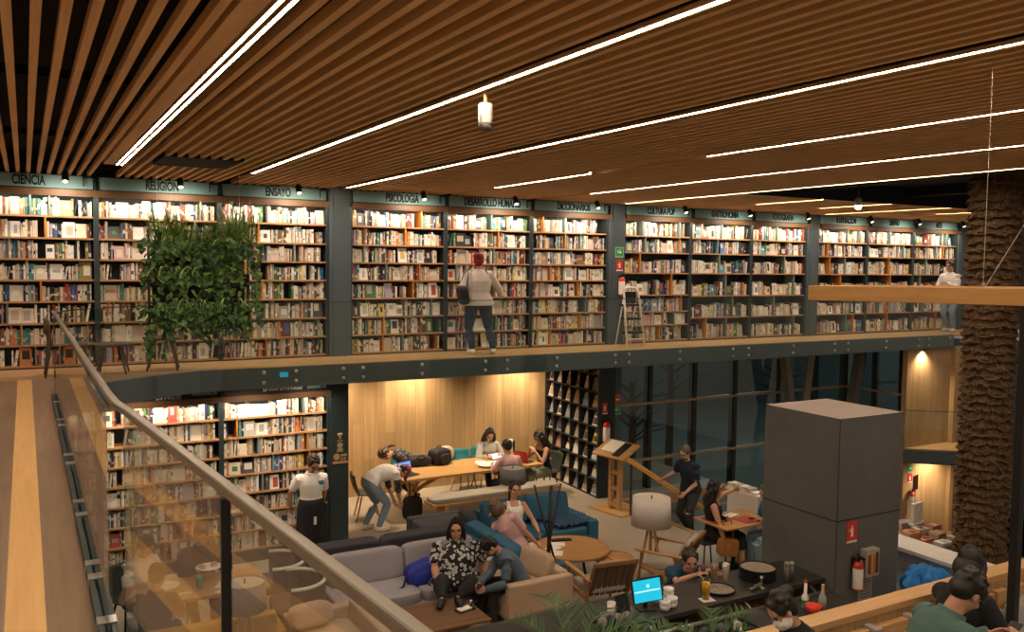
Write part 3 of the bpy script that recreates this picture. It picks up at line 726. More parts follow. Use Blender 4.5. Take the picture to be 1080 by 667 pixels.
# signs and extinguishers
def extinguisher(loc, s, label, rz=0.0, white=True):
    t = thing('fire_extinguisher', label, 'fire extinguisher', loc, rz, 'fire extinguishers')
    MB().lathe([(0.01, 0), (0.058, 0.004), (0.062, 0.02), (0.062, 0.30), (0.055, 0.335), (0.03, 0.36), (0.012, 0.365)], 18).build('cylinder', RED, t, smooth=True)
    MB().lathe([(0.0632, 0.03), (0.0635, 0.031), (0.0635, 0.28), (0.0632, 0.281)], 18).build('instruction_sleeve', PAPER, t, smooth=True)
    mb = MB(); mb.tube([(0, 0, 0.36), (0, 0, 0.42)], 0.016, 10); mb.obox((0.0, -0.035, 0.43), (0.022, 0.13, 0.014), (0.25, 0, 0)); mb.obox((0, -0.035, 0.405), (0.02, 0.10, 0.012), (-0.1, 0, 0))
    mb.build('valve', BLACK, t)
    MB().tube([(0.015, 0, 0.40), (0.07, -0.01, 0.40), (0.085, -0.02, 0.34), (0.075, -0.02, 0.2)], 0.009, 8).build('hose', BLACK, t, smooth=True)
    MB().box(-0.025, 0.025, 0.045, 0.075, 0.2, 0.4).build('wall_bracket', BLACK, t)
    t.scale = (s, s, s)
    return t
def exit_sign(loc, rz, sz, label):
    t = thing('exit_sign', label, 'sign', loc, rz, 'green exit signs')
    MB().box(-sz/2, sz/2, -0.004, 0, -sz/2, sz/2).build('plate', GREEN, t)
    mb = MB(); a = sz/2
    for b in ((-a, a, -a, -a+0.012*sz*8), (-a, a, a-0.012*sz*6, a), (-a, -a+0.06*sz, -a, a), (a-0.06*sz, a, -a, a)): mb.box(b[0], b[1], -0.005, -0.0035, b[2], b[3])
    mb.build('pale_border', mat('pale green', (0.35, 0.6, 0.3), 0.5), t)
    mb = MB(); mb.box(-0.22*sz, 0.1*sz, -0.0055, -0.0035, -0.06*sz, 0.06*sz); mb.add([(0.08*sz, -0.0055, -0.17*sz), (0.27*sz, -0.0055, 0), (0.08*sz, -0.0055, 0.17*sz), (0.08*sz, -0.0035, -0.17*sz), (0.27*sz, -0.0035, 0), (0.08*sz, -0.0035, 0.17*sz)], [(0, 1, 2), (3, 5, 4), (0, 3, 4, 1), (1, 4, 5, 2), (2, 5, 3, 0)])
    mb.box(-0.25*sz, -0.05*sz, -0.0055, -0.0035, 0.14*sz, 0.2*sz); mb.box(0.02*sz, 0.2*sz, -0.0055, -0.0035, 0.22*sz, 0.28*sz)
    mb.build('arrow', WHITE, t)
    return t
def fire_sign(loc, rz, w_, h_, label):
    t = thing('fire_sign', label, 'sign', loc, rz, 'red fire extinguisher signs')
    MB().box(-w_/2, w_/2, -0.004, 0, -h_/2, h_/2).build('plate', RED, t)
    mb = MB(); mb.box(-w_*0.12, w_*0.12, -0.006, -0.0035, -h_*0.22, h_*0.18); mb.box(-w_*0.05, w_*0.05, -0.006, -0.0035, h_*0.16, h_*0.3); mb.box(-w_*0.3, -w_*0.05, -0.006, -0.0035, h_*0.05, h_*0.1)
    mb.build('extinguisher_symbol', PAPER, t)
    MB().box(-w_/2, w_/2, -0.006, -0.0035, -h_*0.5, -h_*0.40).build('pale_band', PAPER, t)
    return t
exit_sign((9.70, WY-0.057, 4.83), 0, 0.19, 'green exit sign with white arrow on the upper column above the ladder')
fire_sign((9.71, WY-0.057, 4.58), 0, 0.15, 0.20, 'red fire sign on the upper column just under the green sign')
extinguisher((9.72, WY-0.13, 4.02), 0.95, 'small extinguisher with pale sleeve on the upper column above the ladder')
# stools beside the curved corner of the balustrade
DARKW = wood('dark walnut', (0.06, 0.03, 0.016), (0.12, 0.065, 0.035), 0.5)
def stool(p, r, h, label, rz=0.0):
    t = thing('wooden_stool', label, 'stool', (p.x, p.y, UF), rz, 'dark stools on the upper walkway')
    MB().lathe([(0.01, h-0.04), (r*0.9, h-0.038), (r, h-0.02), (r*0.99, h-0.004), (r*0.9, h), (0.01, h-0.006)], 24).build('seat', DARKW, t, smooth=True)
    for k in range(4):
        c, s_ = math.cos(k*PI/2+0.6), math.sin(k*PI/2+0.6)
        MB().tube([(r*0.55*c, r*0.55*s_, h-0.03), (r*1.05*c, r*1.05*s_, 0.0)], [0.021, 0.013], 10).build('leg', DARKW, t, smooth=True)
    return t
stool(at(119, 394, UF), 0.24, 0.40, 'dark round wooden stool nearest the taupe handrail on the walkway')
stool(Vector((1.62, 12.55, UF)), 0.26, 0.45, 'dark wooden stool under the trailing end of the hanging planter')
t = thing('wooden_chair', 'dark curved wooden chair at the far end of the near handrail', 'chair', (0.22, 12.2, UF))
MB().tube([(-0.02, 0, 0), (0.01, 0, 0.22), (0.035, 0, 0.42), (0.02, 0, 0.62), (-0.0, 0, 0.72)], [0.014, 0.02, 0.026, 0.03, 0.035], 10).build('back_leg', DARKW, t, smooth=True)
MB().tube([(-0.02, 0.42, 0), (0.01, 0.42, 0.22), (0.035, 0.42, 0.42), (0.02, 0.42, 0.62), (-0.0, 0.42, 0.72)], [0.014, 0.02, 0.026, 0.03, 0.035], 10).build('back_leg', DARKW, t, smooth=True)
MB().cushion((-0.0, 0.21, 0.64), (0.05, 0.5, 0.2), (0, 0.1, 0)).build('backrest', DARKW, t, smooth=True)
MB().cushion((0.25, 0.21, 0.40), (0.46, 0.46, 0.05)).build('seat', DARKW, t, smooth=True)
for y in (0.03, 0.39): MB().tube([(0.43, y, 0.39), (0.47, y, 0)], [0.02, 0.013], 10).build('front_leg', DARKW, t, smooth=True)
# blue tag on the fascia of the walkway
tag(MB().box(-0.06, 0.06, -0.004, 0, -0.035, 0.035).build('blue_tag', emit('blue tag', (0.02, 0.35, 0.5), 0.25)), 'small bright blue tag stuck to the steel edge of the upper walkway', 'tag').location = (3.17, EDGE-0.062, 2.99)

# ------------------------------------------------------------------ the lower hall: seating, tables, lamps
rng = random.Random(21)
GREYF = mat('light grey upholstery', (0.31, 0.285, 0.315), 0.95, 0, 0.10, 3, 0.3, 260)
DGREYF = mat('charcoal upholstery', (0.045, 0.045, 0.055), 0.95, 0, 0.15, 3, 0.3, 260)
TEALF = mat('teal upholstery', (0.030, 0.118, 0.205), 0.9, 0, 0.18, 3, 0.3, 260)
BEIGEF = mat('beige upholstery', (0.47, 0.335, 0.235), 0.95, 0, 0.10, 3, 0.3, 260)
BROWNF = mat('brown upholstery', (0.16, 0.095, 0.06), 0.95, 0, 0.15, 3, 0.3, 260)
MUSTF = mat('mustard upholstery', (0.50, 0.27, 0.035), 0.9, 0, 0.15, 3, 0.3, 260)
LINENF = mat('grey linen cushion', (0.36, 0.32, 0.27), 0.95, 0, 0.12, 4, 0.3, 260)
WALNUT = wood('walnut', (0.11, 0.055, 0.028), (0.20, 0.105, 0.055), 0.45)
WALNUTZ = wood('walnut upright', (0.11, 0.055, 0.028), (0.20, 0.105, 0.055), 0.45, 'Z')
OAK = wood('table oak', (0.44, 0.235, 0.085), (0.58, 0.34, 0.14), 0.4)
OAKZ = wood('oak upright', (0.44, 0.235, 0.085), (0.58, 0.34, 0.14), 0.4, 'Z')
TEAKZ = wood('teak upright', (0.20, 0.092, 0.036), (0.30, 0.15, 0.062), 0.4, 'Z')
TEAK = wood('teak', (0.36, 0.17, 0.06), (0.52, 0.28, 0.11), 0.4)
SG = 'sofas and armchairs of the lounge'
def sofa(name, label, cat, loc, rz, W, D, fab, seats, arm=0.16, arm_h=0.58, back_h=0.72, backs=True, left=True, right=True, leg_h=0.12, puff=0.0, zs=0.86):
    """local frame: width along x, front towards -y, back at +y"""
    t = thing(name, label, cat, loc, rz, SG); t.scale = (1, 1, zs)
    MB().box(-W/2, W/2, -D/2, D/2, leg_h, 0.30).build('base', fab, t, 0.02)
    MB().box(-W/2+(arm-0.01 if left else 0), W/2-(arm-0.01 if right else 0), D/2-0.15, D/2-0.004, 0.28, back_h).build('back_frame', fab, t, 0.025)
    if left: MB().box(-W/2, -W/2+arm, -D/2, D/2, 0.26, arm_h).build('armrest', fab, t, 0.025)
    if right: MB().box(W/2-arm, W/2, -D/2, D/2, 0.26, arm_h).build('armrest', fab, t, 0.025)
    x0 = -W/2 + (arm if left else 0); x1 = W/2 - (arm if right else 0); sw = (x1-x0)/seats
    for k in range(seats):
        MB().cushion((x0+sw*(k+0.5), -0.075, 0.37), (sw-0.01, D-0.15, 0.19), e=0.22).build('seat_cushion', fab, t, smooth=True)
        if backs: MB().cushion((x0+sw*(k+0.5), D/2-0.24, 0.62+puff), (sw-0.01, 0.22, 0.48), (R(-10), 0, 0), e=0.28).build('back_cushion', fab, t, smooth=True)
    for sx in (-W/2+0.08, W/2-0.08):
        for sy in (-D/2+0.08, D/2-0.08): MB().tube([(sx, sy, leg_h+0.01), (sx, sy, 0)], [0.022, 0.016], 10).build('leg', DARKW, t)
    return t
def pillow(name, label, cat, fab, c, size, rot, group='loose cushions'):
    o = MB().cushion((0, 0, 0), size, (0, 0, 0), 0.6).build(name, fab, smooth=True)
    o.location = c; o.rotation_euler = rot
    tag(o, label, cat, group)
    return o
sofa('sofa', 'light grey two-seat sofa behind the walnut coffee table', 'sofa', (4.38, 10.48, 0), 0, 2.3, 1.0, GREYF, 2, 0.1, 0.5, 0.74, puff=0.05)
sofa('sofa', 'dark charcoal sofa standing back to back with the light grey one', 'sofa', (4.25, 11.52, 0), PI, 2.7, 0.95, DGREYF, 2, 0.12, 0.6, 0.70, puff=0.04)
sofa('armchair', 'dark charcoal armchair in front of the padded bench', 'armchair', (6.0, 12.5, 0), -PI/2, 1.3, 1.15, DGREYF, 1, 0.16, 0.46, 0.50, backs=False)
pillow('throw_pillow', 'charcoal throw pillow lying on the dark armchair', 'cushion', DGREYF, (6.2, 12.2, 0.52), (0.50, 0.40, 0.16), (0.5, 0.2, 0.5))
sofa('sofa', 'teal sofa seen from behind, next to the light grey sofa', 'sofa', (6.0, 10.72, 0), PI/2, 1.75, 0.92, TEALF, 2, 0.14, 0.55, 0.70, puff=0.02)
sofa('sofa', 'teal two-seat sofa facing the camera with a rumpled blanket on it', 'sofa', (7.02, 11.75, 0), 0, 1.95, 0.95, TEALF, 2, 0.18, 0.56, 0.76, puff=0.10)
sofa('armchair', 'wide beige armchair with its side towards the bar', 'armchair', (5.66, 9.75, 0), -PI/2, 1.12, 0.95, BEIGEF, 1, 0.14, 0.60, 0.62, backs=False, zs=0.97)
pillow('throw_pillow', 'beige throw pillow propped in the back corner of the beige armchair', 'cushion', BEIGEF, (5.90, 9.78, 0.60), (0.62, 0.16, 0.36), (R(-16), 0, R(-78)))
# rumpled blanket on the teal sofa
mb = MB(); n = 22
g = [[(7.62 - 0.36 + 0.72*i/n + 0.02*rng.random(), 11.33+0.5*j/n + 0.02*rng.random(), 0.415 + 0.05*abs(math.sin(i*0.9+j*0.5)) + 0.04*rng.random()) for i in range(n+1)] for j in range(n+1)]
vs = [p for r in g for p in r]; fs = [(j*(n+1)+i, j*(n+1)+i+1, (j+1)*(n+1)+i+1, (j+1)*(n+1)+i) for j in range(n) for i in range(n)]
o = MB(); o.add(vs, fs); bl = o.build('blanket', mat('denim blanket', (0.035, 0.075, 0.14), 0.95, 0, 0.4, 7), smooth=True)
sm = bl.modifiers.new('thick', 'SOLIDIFY'); sm.thickness = 0.02
tag(bl, 'rumpled dark blue blanket on the right seat of the teal sofa', 'blanket')
# coffee table
t = thing('coffee_table', 'low walnut coffee table with a drawer before the grey sofa', 'coffee table', (4.1, 9.25, 0))
MB().box(-0.65, 0.65, -0.40, 0.40, 0.355, 0.39).build('tabletop', WALNUT, t, 0.006)
MB().box(-0.62, 0.62, -0.37, 0.37, 0.06, 0.355).build('body', WALNUT, t, 0.004)
dr = MB().box(0.6201, 0.632, -0.30, 0.30, 0.17, 0.33).build('drawer', WALNUT, t, 0.003)
MB().box(0.63, 0.642, -0.07, 0.07, 0.28, 0.30).build('handle', PAPER, dr)
MB().box(-0.55, 0.55, -0.3, 0.3, 0, 0.06).build('plinth', BLACK, t)
t = thing('remote_tray', 'small dark tray with white cards and a glass on the coffee table', 'tray', (4.58, 9.22, 0.39), 0.2)
MB().box(-0.12, 0.12, -0.06, 0.06, 0, 0.02).build('tray', BLACK, t, 0.004)
MB().box(-0.10, 0.07, -0.05, 0.04, 0.02, 0.035).build('cards', PAPER, t)
MB().lathe([(0.004, 0.02), (0.022, 0.021), (0.026, 0.09), (0.024, 0.09), (0.02, 0.025)], 14, (0.1, 0.02, 0)).build('glass', WGLASS, t, smooth=True)
# round wooden tray tables
def tray_table(c, r, h, label):
    t = thing('round_table', label, 'table', c, 0, 'round wooden coffee tables')
    MB().lathe([(0.01, h-0.03), (r*0.97, h-0.03), (r, h-0.015), (r, h+0.012), (r*0.985, h+0.014), (r*0.97, h), (0.01, h)], 48).build('tabletop', TEAK, t, smooth=False)
    for k in range(3):
        a = k*2*PI/3+0.5
        MB().tube([(r*0.55*math.cos(a), r*0.55*math.sin(a), h-0.03), (r*0.8*math.cos(a), r*0.8*math.sin(a), 0)], [0.022, 0.014], 10).build('leg', BLACK, t, smooth=True)
    return t
tray_table((6.90, 10.42, 0), 0.56, 0.45, 'larger round wooden table with papers in front of the teal sofas')
tray_table((7.30, 9.92, 0), 0.29, 0.39, 'smaller round wooden table tucked beside the larger one')
for k, (dx, dy, rz) in enumerate(((-0.25, 0.1, 0.3), (-0.1, 0.22, -0.5), (-0.32, -0.12, 0.9))):
    o = MB().box(-0.11, 0.11, -0.08, 0.08, 0, 0.006).build('paper_menu', PAPER); o.location = (6.9+dx, 10.42+dy, 0.452+0.0005*k); o.rotation_euler = (0, 0, rz)
    tag(o, ['white sheet lying in the middle of those on the round wooden table', 'white sheet lying farthest back on the round wooden table', 'white sheet lying nearest the dark tripod stand on the round table'][k], 'paper', 'papers on the round table')
o = MB().box(-0.16, 0.16, -0.05, 0.05, 0, 0.014).build('folder', BLACK, None, 0.003); o.location = (6.95, 10.78, 0.451); o.rotation_euler = (0, 0, -0.3)
tag(o, 'black folder lying at the far rim of the round wooden table', 'folder')
# black coat stand of three crossed poles
t = thing('coat_stand', 'black coat stand of three crossing poles before the round table', 'coat stand', (6.36, 10.16, 0))
for (x0, y0), (x1, y1), th in (((0.17, -0.1), (-0.19, 0.12), 0.017), ((-0.17, -0.03), (0.19, 0.03), 0.017), ((0.0, 0.05), (0.0, -0.02), 0.026)):
    MB().tube([(x0, y0, 0), (x1, y1, 1.5)], th, 10).build('pole', BLACK, t, smooth=True)
# tripod floor lamps
def tripod_lamp(c, h, r0, r1, sh, shade, label, lit=0.0):
    t = thing('floor_lamp', label, 'lamp', c, rng.random(), 'tripod floor lamps')
    for k in range(3):
        a = k*2*PI/3
        MB().beam((0.21*math.cos(a), 0.21*math.sin(a), 0), (0.025*math.cos(a), 0.025*math.sin(a), h-sh+0.06), 0.045, 0.022, 0, (math.cos(a), math.sin(a), 0)).build('leg', OAKZ, t)
    MB().lathe([(0.045, h-sh-0.02), (0.045, h-sh+0.03)], 12).build('hub', OAKZ, t)
    s = MB().lathe([(r1, h-sh), (r0, h), (r0-0.006, h), (r1-0.006, h-sh+0.001)], 40).build('lamp_shade', shade, t, smooth=True)
    MB().lathe([(0.005, h-0.03), (r0-0.01, h-0.03), (r0-0.01, h-0.024), (0.005, h-0.024)], 36).build('diffuser', mat('shade top', (0.50, 0.45, 0.39), 0.9), s)
    MB().tube([(0, 0, h-0.03), (0, 0, h+0.03)], 0.008, 8).build('finial', BLACK, t)
    return t
tripod_lamp((7.95, 9.90, 0), 1.20, 0.272, 0.295, 0.41, mat('pale linen shade', (0.60, 0.54, 0.50), 0.9, 0, 0.05, 30), 'tripod floor lamp with a large pale linen drum shade')
tripod_lamp((7.17, 12.66, 0), 1.14, 0.215, 0.225, 0.27, mat('grey linen shade', (0.19, 0.19, 0.19), 0.9, 0, 0.05, 30), 'grey drum lamp in front of the padded bench')
tripod_lamp((1.97, 9.22, 0), 1.2, 0.215, 0.225, 0.30, mat('grey linen shade', (0.19, 0.19, 0.19), 0.9), 'grey drum lamp behind the near balustrade glass')
# wooden lounge chairs
def lounge_chair(c, rz, label):
    """front towards -y"""
    t = thing('lounge_chair', label, 'chair', c, rz, 'wooden lounge chairs')
    for sx in (-0.33, 0.33):
        MB().tube([(sx, -0.36, 0.0), (sx, -0.30, 0.56)], [0.016, 0.024], 8).build('front_leg', TEAKZ, t)
        MB().tube([(sx, 0.40, 0.0), (sx, 0.16, 0.56)], [0.016, 0.026], 8).build('rear_leg', TEAKZ, t)
        MB().beam((sx, -0.40, 0.565), (sx, 0.34, 0.55), 0.06, 0.028).build('armrest', TEAK, t, 0.008)
        MB().beam((sx*0.94, -0.34, 0.32), (sx*0.94, 0.30, 0.24), 0.028, 0.05).build('side_rail', TEAK, t)
    bk = MB(); th = R(24)
    for k in range(7):
        x = -0.25+k*0.5/6
        bk.beam((x, 0.20, 0.30), (x, 0.20+0.48*math.sin(th), 0.30+0.48*math.cos(th)), 0.062, 0.012, 0, (0, 1, 0))
    bk.build('back_slats', wood('chair slats', (0.06, 0.03, 0.015), (0.11, 0.058, 0.03), 0.45, 'Z'), t)
    fr = MB()
    for x in (-0.305, 0.305): fr.beam((x, 0.16, 0.22), (x, 0.20+0.52*math.sin(th), 0.30+0.52*math.cos(th)), 0.03, 0.035, 0, (0, 1, 0))
    fr.beam((-0.32, 0.415, 0.775), (0.32, 0.415, 0.775), 0.04, 0.05); fr.build('back_frame', TEAKZ, t, 0.005)
    MB().cushion((0, -0.05, 0.36), (0.58, 0.62, 0.13), (R(7), 0, 0), 0.4).build('seat_cushion', LINENF, t, smooth=True)
    MB().cushion((0, 0.245, 0.56), (0.56, 0.10, 0.46), (R(-24), 0, 0), 0.4).build('back_cushion', LINENF, t, smooth=True)
    return t
lounge_chair((6.60, 9.24, 0), R(172), 'wooden lounge chair seen from behind, between the beige armchair and the bar')
lounge_chair((7.98, 9.5, 0), R(-148), 'wooden lounge chair facing left beside the pale tripod lamp')
# long oak table on trestles, padded bench and chairs
t = thing('long_table', 'long oak table on crossed trestle legs by the oak wall', 'table', (7.2, 14.6, 0))
MB().box(-1.45, 1.45, -0.52, 0.52, 0.70, 0.75).build('tabletop', OAK, t, 0.006)
for sx in (-1.08, 1.08):
    mb = MB(); mb.beam((sx, -0.40, 0), (sx, 0.34, 0.70), 0.07, 0.09); mb.beam((sx, 0.40, 0), (sx, -0.34, 0.70), 0.07, 0.09); mb.box(sx-0.035, sx+0.035, -0.4, 0.4, 0.64, 0.70)
    mb.beam((sx, 0, 0.35), (sx*0.35, 0, 0.68), 0.06, 0.06)
    mb.build('trestle', OAKZ, t)
t = thing('bench', 'long low oak bench with a pale linen pad beside the long table', 'bench', (7.4, 13.72, 0))
MB().box(-1.32, 1.32, -0.2, 0.2, 0.36, 0.40).build('seat', OAK, t, 0.005)
MB().cushion((0, 0, 0.44), (2.62, 0.40, 0.10), e=0.3).build('seat_pad', LINENF, t, smooth=True)
for sx in (-1.05, 0.35, 1.05):
    mb = MB(); mb.box(sx-0.035, sx+0.035, -0.17, 0.17, 0, 0.36); mb.build('leg', OAKZ, t, 0.004)
def shell_chair(c, rz, col, label, legm=None):
    t = thing('shell_chair', label, 'chair', c, rz, 'chairs at the long table')
    rings = []
    for k in range(15):          # one curved shell: seat front -> back top
        u = k/14
        if u < 0.5: y, z = -0.22+0.40*u/0.5, 0.45-0.02*math.sin(PI*u/0.5)
        else: q = (u-0.5)/0.5; y, z = 0.18+0.10*math.sin(q*PI/2)*0.9+0.03*q, 0.45+0.38*q**1.1
        hw = 0.21+0.02*math.sin(PI*u)
        row = [(hw*(2*i/10-1), y - (0.06*(2*i/10-1)**2 if u > 0.5 else 0), z + (0.045*(2*i/10-1)**2 if u < 0.62 else 0)) for i in range(11)]
        rings.append(row + [(p[0], p[1]+0.012*(1 if u > 0.5 else 0), p[2]-0.014*(1 if u <= 0.5 else 0.2)) for p in reversed(row)])
    MB().loft(rings).build('shell', col, t, smooth=True)
    for sx in (-1, 1):
        for sy in (-1, 1): MB().tube([(sx*0.13, sy*0.11, 0.43), (sx*0.2, sy*0.21, 0)], [0.017, 0.011], 8).build('leg', legm or OAKZ, t, smooth=True)
    return t
CHTEAL = mat('teal shell', (0.02, 0.17, 0.19), 0.6)
CHGREEN = mat('dark green shell', (0.028, 0.038, 0.032), 0.5)
shell_chair((5.28, 14.62, 0), R(78), CHGREEN, 'dark green shell chair at the left end of the long table')
for x, lab in ((6.35, 'teal chair behind the long table, nearest the open laptop'), (7.62, 'teal chair with empty back behind the middle of the long table')):
    shell_chair((x, 15.42, 0), 0.0, CHTEAL, lab)
shell_chair((8.12, 15.5, 0), 0.0, CHTEAL, 'teal chair of the woman in the grey top behind the long table')
shell_chair((9.02, 14.55, 0), R(-95), CHGREEN, 'dark shell chair at the magazine end of the long table', BLACK)
def laptop(c, rz, lid, screen, label, ang=105):
    t = thing('laptop', label, 'laptop', c, rz, 'laptops on the long table')
    MB().box(-0.16, 0.16, -0.11, 0.11, 0, 0.014).build('base', BLACK, t, 0.003)
    a = R(ang-90)
    l = MB().obox((0, 0.11+0.11*math.sin(a), 0.012+0.11*math.cos(a)), (0.32, 0.008, 0.22), (-a, 0, 0)).build('lid', lid, t, 0.002)
    MB().obox((0, 0.105+0.11*math.sin(a), 0.012+0.11*math.cos(a)), (0.30, 0.003, 0.19), (-a, 0, 0)).build('screen', screen, t)
    return t
SCR = emit('blue laptop screen', (0.12, 0.26, 0.75), 0.8)
laptop((6.00, 14.40, 0.75), R(20), BLACK, SCR, 'open laptop with a blue screen at the left end of the long table', 100)
laptop((8.42, 14.40, 0.75), R(114), mat('red lid', (0.36, 0.02, 0.012), 0.45), BLACK, 'red laptop in front of the woman in the black tank top', 102)
t = thing('tablet', 'tablet with glowing screen before the woman in the grey top', 'tablet', (8.02, 14.86, 0.75), 0.15)
MB().obox((0, 0, 0.045), (0.28, 0.2, 0.01), (R(22), 0, 0)).build('case', BLACK, t); MB().obox((0, -0.002, 0.052), (0.25, 0.17, 0.003), (R(22), 0, 0)).build('screen', emit('pale screen', (0.45, 0.6, 0.9), 0.7), t)
BAGM = mat('black nylon', (0.012, 0.012, 0.013), 0.7, 0, 0.3, 6)
t = thing('backpack', 'black backpack standing on the far left part of the long table', 'bag', (6.85, 14.95, 0.75), 0.3)
MB().cushion((0, 0, 0.15), (0.42, 0.28, 0.32), e=0.6).build('body', BAGM, t, smooth=True); MB().cushion((0.02, -0.14, 0.12), (0.28, 0.1, 0.2), e=0.6).build('pocket', BAGM, t, smooth=True)
MB().tube([(-0.06, 0.02, 0.29), (-0.03, 0.02, 0.35), (0.03, 0.02, 0.35), (0.06, 0.02, 0.29)], 0.01, 8).build('handle', BAGM, t)
t = thing('tote_bag', 'slumped black bag lying beside the black backpack on the long table', 'bag', (6.45, 14.98, 0.75), -0.1)
MB().cushion((0, 0, 0.1), (0.46, 0.26, 0.2), e=0.7).build('body', BAGM, t, smooth=True); MB().tube([(-0.1, -0.1, 0.17), (0, -0.16, 0.23), (0.1, -0.1, 0.17)], 0.011, 8).build('strap', BAGM, t)
t = thing('cloth_bag', 'cream cloth bundle behind the black backpack on the long table', 'bag', (7.05, 15.1, 0.75), 0.2)
MB().cushion((0, 0, 0.15), (0.34, 0.14, 0.30), e=0.8).build('body', mat('cream cloth', (0.55, 0.46, 0.34), 0.9), t, smooth=True); MB().cushion((0.16, 0, 0.12), (0.14, 0.12, 0.22), e=0.8).build('teal_flap', CHTEAL, t, smooth=True)
t = thing('duffel_bag', 'black bag standing on the floor under the left end of the long table', 'bag', (5.98, 14.2, 0), 0.3)
MB().cushion((0, 0, 0.2), (0.34, 0.22, 0.42), e=0.5).build('body', BAGM, t, smooth=True); MB().tube([(-0.08, 0, 0.38), (-0.05, 0, 0.6), (0.0, 0, 0.62), (0.08, 0, 0.38)], 0.011, 8).build('strap', BAGM, t)
def plate(c, r, label, h=0.03, m=None):
    o = MB().lathe([(0.01, 0), (r*0.6, 0.002), (r, h), (r*0.98, h+0.004), (r*0.6, 0.008), (0.01, 0.007)], 26).build('plate', m or PAPER, smooth=True); o.location = c
    return tag(o, label, 'plate', 'plates')
plate((7.55, 14.35, 0.75), 0.18, 'large white plate near the front edge of the long table', 0.05)
for k, (x, y, rz, lab) in enumerate(((7.8, 14.55, 0.3, 'white papers between the plate and the tablet on the long table'), (7.95, 14.3, -0.4, 'white papers right of the large plate on the long table'), (7.6, 14.72, 1.0, 'small white napkin behind the large plate on the long table'))):
    o = MB().box(-0.12, 0.12, -0.09, 0.09, 0, 0.008+0.01*(k == 0)).build('paper_sheet', PAPER); o.location = (x, y, 0.75); o.rotation_euler = (0, 0, rz); tag(o, lab, 'paper', 'papers on the long table')
# floral woman's things
t = thing('backpack', 'bright blue backpack on the grey sofa beside the woman in the floral blouse', 'bag', (4.50, 10.36, 0.36), R(-15))
BLUEB = mat('royal blue nylon', (0.012, 0.03, 0.30), 0.6, 0, 0.25, 8)
MB().cushion((0, 0, 0.15), (0.46, 0.28, 0.31), (0, R(-22), 0), 0.75).build('body', BLUEB, t, smooth=True); MB().cushion((0.02, -0.13, 0.12), (0.32, 0.10, 0.20), (0, R(-22), 0), 0.75).build('pocket', BLUEB, t, smooth=True)
MB().tube([(-0.2, -0.1, 0.2), (-0.27, -0.22, 0.05), (-0.36, -0.24, 0.012)], 0.014, 8).build('strap', BAGM, t)
# magazine rack: a deep grid of slanted compartments
RX, RY0, RY1 = 9.75, 13.84, 15.98
t = thing('magazine_rack', 'tall black magazine rack with slanted compartments beside the fire extinguisher', 'rack', (RX, RY0, 0), R(-2.9))
ny, nz = 6, 8; cw, ch = (RY1-RY0)/ny, 2.78/nz
RACKM = mat('rack black', (0.022, 0.022, 0.024), 0.6)
for k in range(ny+1): MB().box(-0.02, 0.34, k*cw-0.012, k*cw+0.012, 0, 2.78).build('divider', RACKM, t)
for k in range(nz+1): MB().box(-0.02, 0.34, 0, RY1-RY0, k*ch-0.01 if k else 0, k*ch+0.012).build('shelf', RACKM, t)
MB().box(0.33, 0.36, 0, RY1-RY0, 0, 2.78).build('back_panel', RACKM, t)
MB().box(-0.03, 0.36, -0.04, -0.013, 0, 2.80).build('end_panel', STEEL, t)
MAGC = [('white', (0.62, 0.58, 0.53)), ('grey', (0.25, 0.25, 0.25)), ('beige', (0.50, 0.40, 0.28)), ('dark', (0.05, 0.05, 0.055)), ('pale blue', (0.18, 0.30, 0.38)), ('orange', (0.60, 0.20, 0.07)), ('tan', (0.38, 0.27, 0.17))]
MAGM = [mat(n+' magazine cover', c, 0.4, 0, 0.12, 20) for n, c in MAGC]
for r in range(nz):
    for k in range(ny):
        if rng.random() < 0.1: continue
        ci = rng.choice((0, 0, 0, 1, 2, 2, 3, 3, 4, 6)); b2 = rng.choice((0, 1, 3, 6))
        if (r, k) == (2, 4): ci = 5
        if (r, k) in ((2, 2),): ci = 0
        mb = MB(); mb.box(0, 0.008, -0.10, 0.10, 0, 0.27, 0); mb.box(-0.001, 0, -0.085, 0.085, 0.03, 0.14+0.05*rng.random(), 1); mb.box(-0.001, 0, -0.085, 0.085, 0.20, 0.25, 1)
        yellow = (r, k) == (3, 0)
        o = mb.build('magazine', [mat('yellow magazine cover', (0.62, 0.47, 0.05), 0.4) if yellow else MAGM[ci], MAGM[b2]]); o.location = root_matrix(t) @ Vector((0.03, (k+0.5)*cw+0.02*rng.uniform(-1, 1), r*ch+0.014)); o.rotation_euler = (0, R(16), R(8)*rng.uniform(-1, 1))
        rown = ['bottom', 'second lowest', 'third lowest', 'fourth lowest', 'fourth highest', 'third highest', 'second highest', 'top'][r]
        tag(o, '%s magazine in the %s row of the rack, %s from the extinguisher end' % ('yellow' if yellow else MAGC[ci][0], rown, NTH[k]), 'magazine', 'magazines in the black rack')
fire_sign((9.86, 13.785, 1.78), R(-3), 0.12, 0.22, 'red fire sign at the end of the black magazine rack')
extinguisher((9.85, 13.70, 1.12), 1.1, 'small extinguisher with pale sleeve at the end of the magazine rack', R(-3))
t = exit_sign((10.185, 13.855, 1.72), 0, 0.20, 'green exit sign with white arrow on the lower dark column by the glazing')
t = thing('safety_sign', 'plain orange red safety sign just above the lower green exit sign', 'sign', (10.185, 13.855, 1.93), 0, 'red fire extinguisher signs')
MB().box(-0.10, 0.10, -0.004, 0, -0.095, 0.10).build('plate', mat('orange red', (0.60, 0.10, 0.025), 0.5), t); MB().box(-0.07, 0.07, -0.006, -0.0035, -0.02, 0.01).build('text_band', PAPER, t)
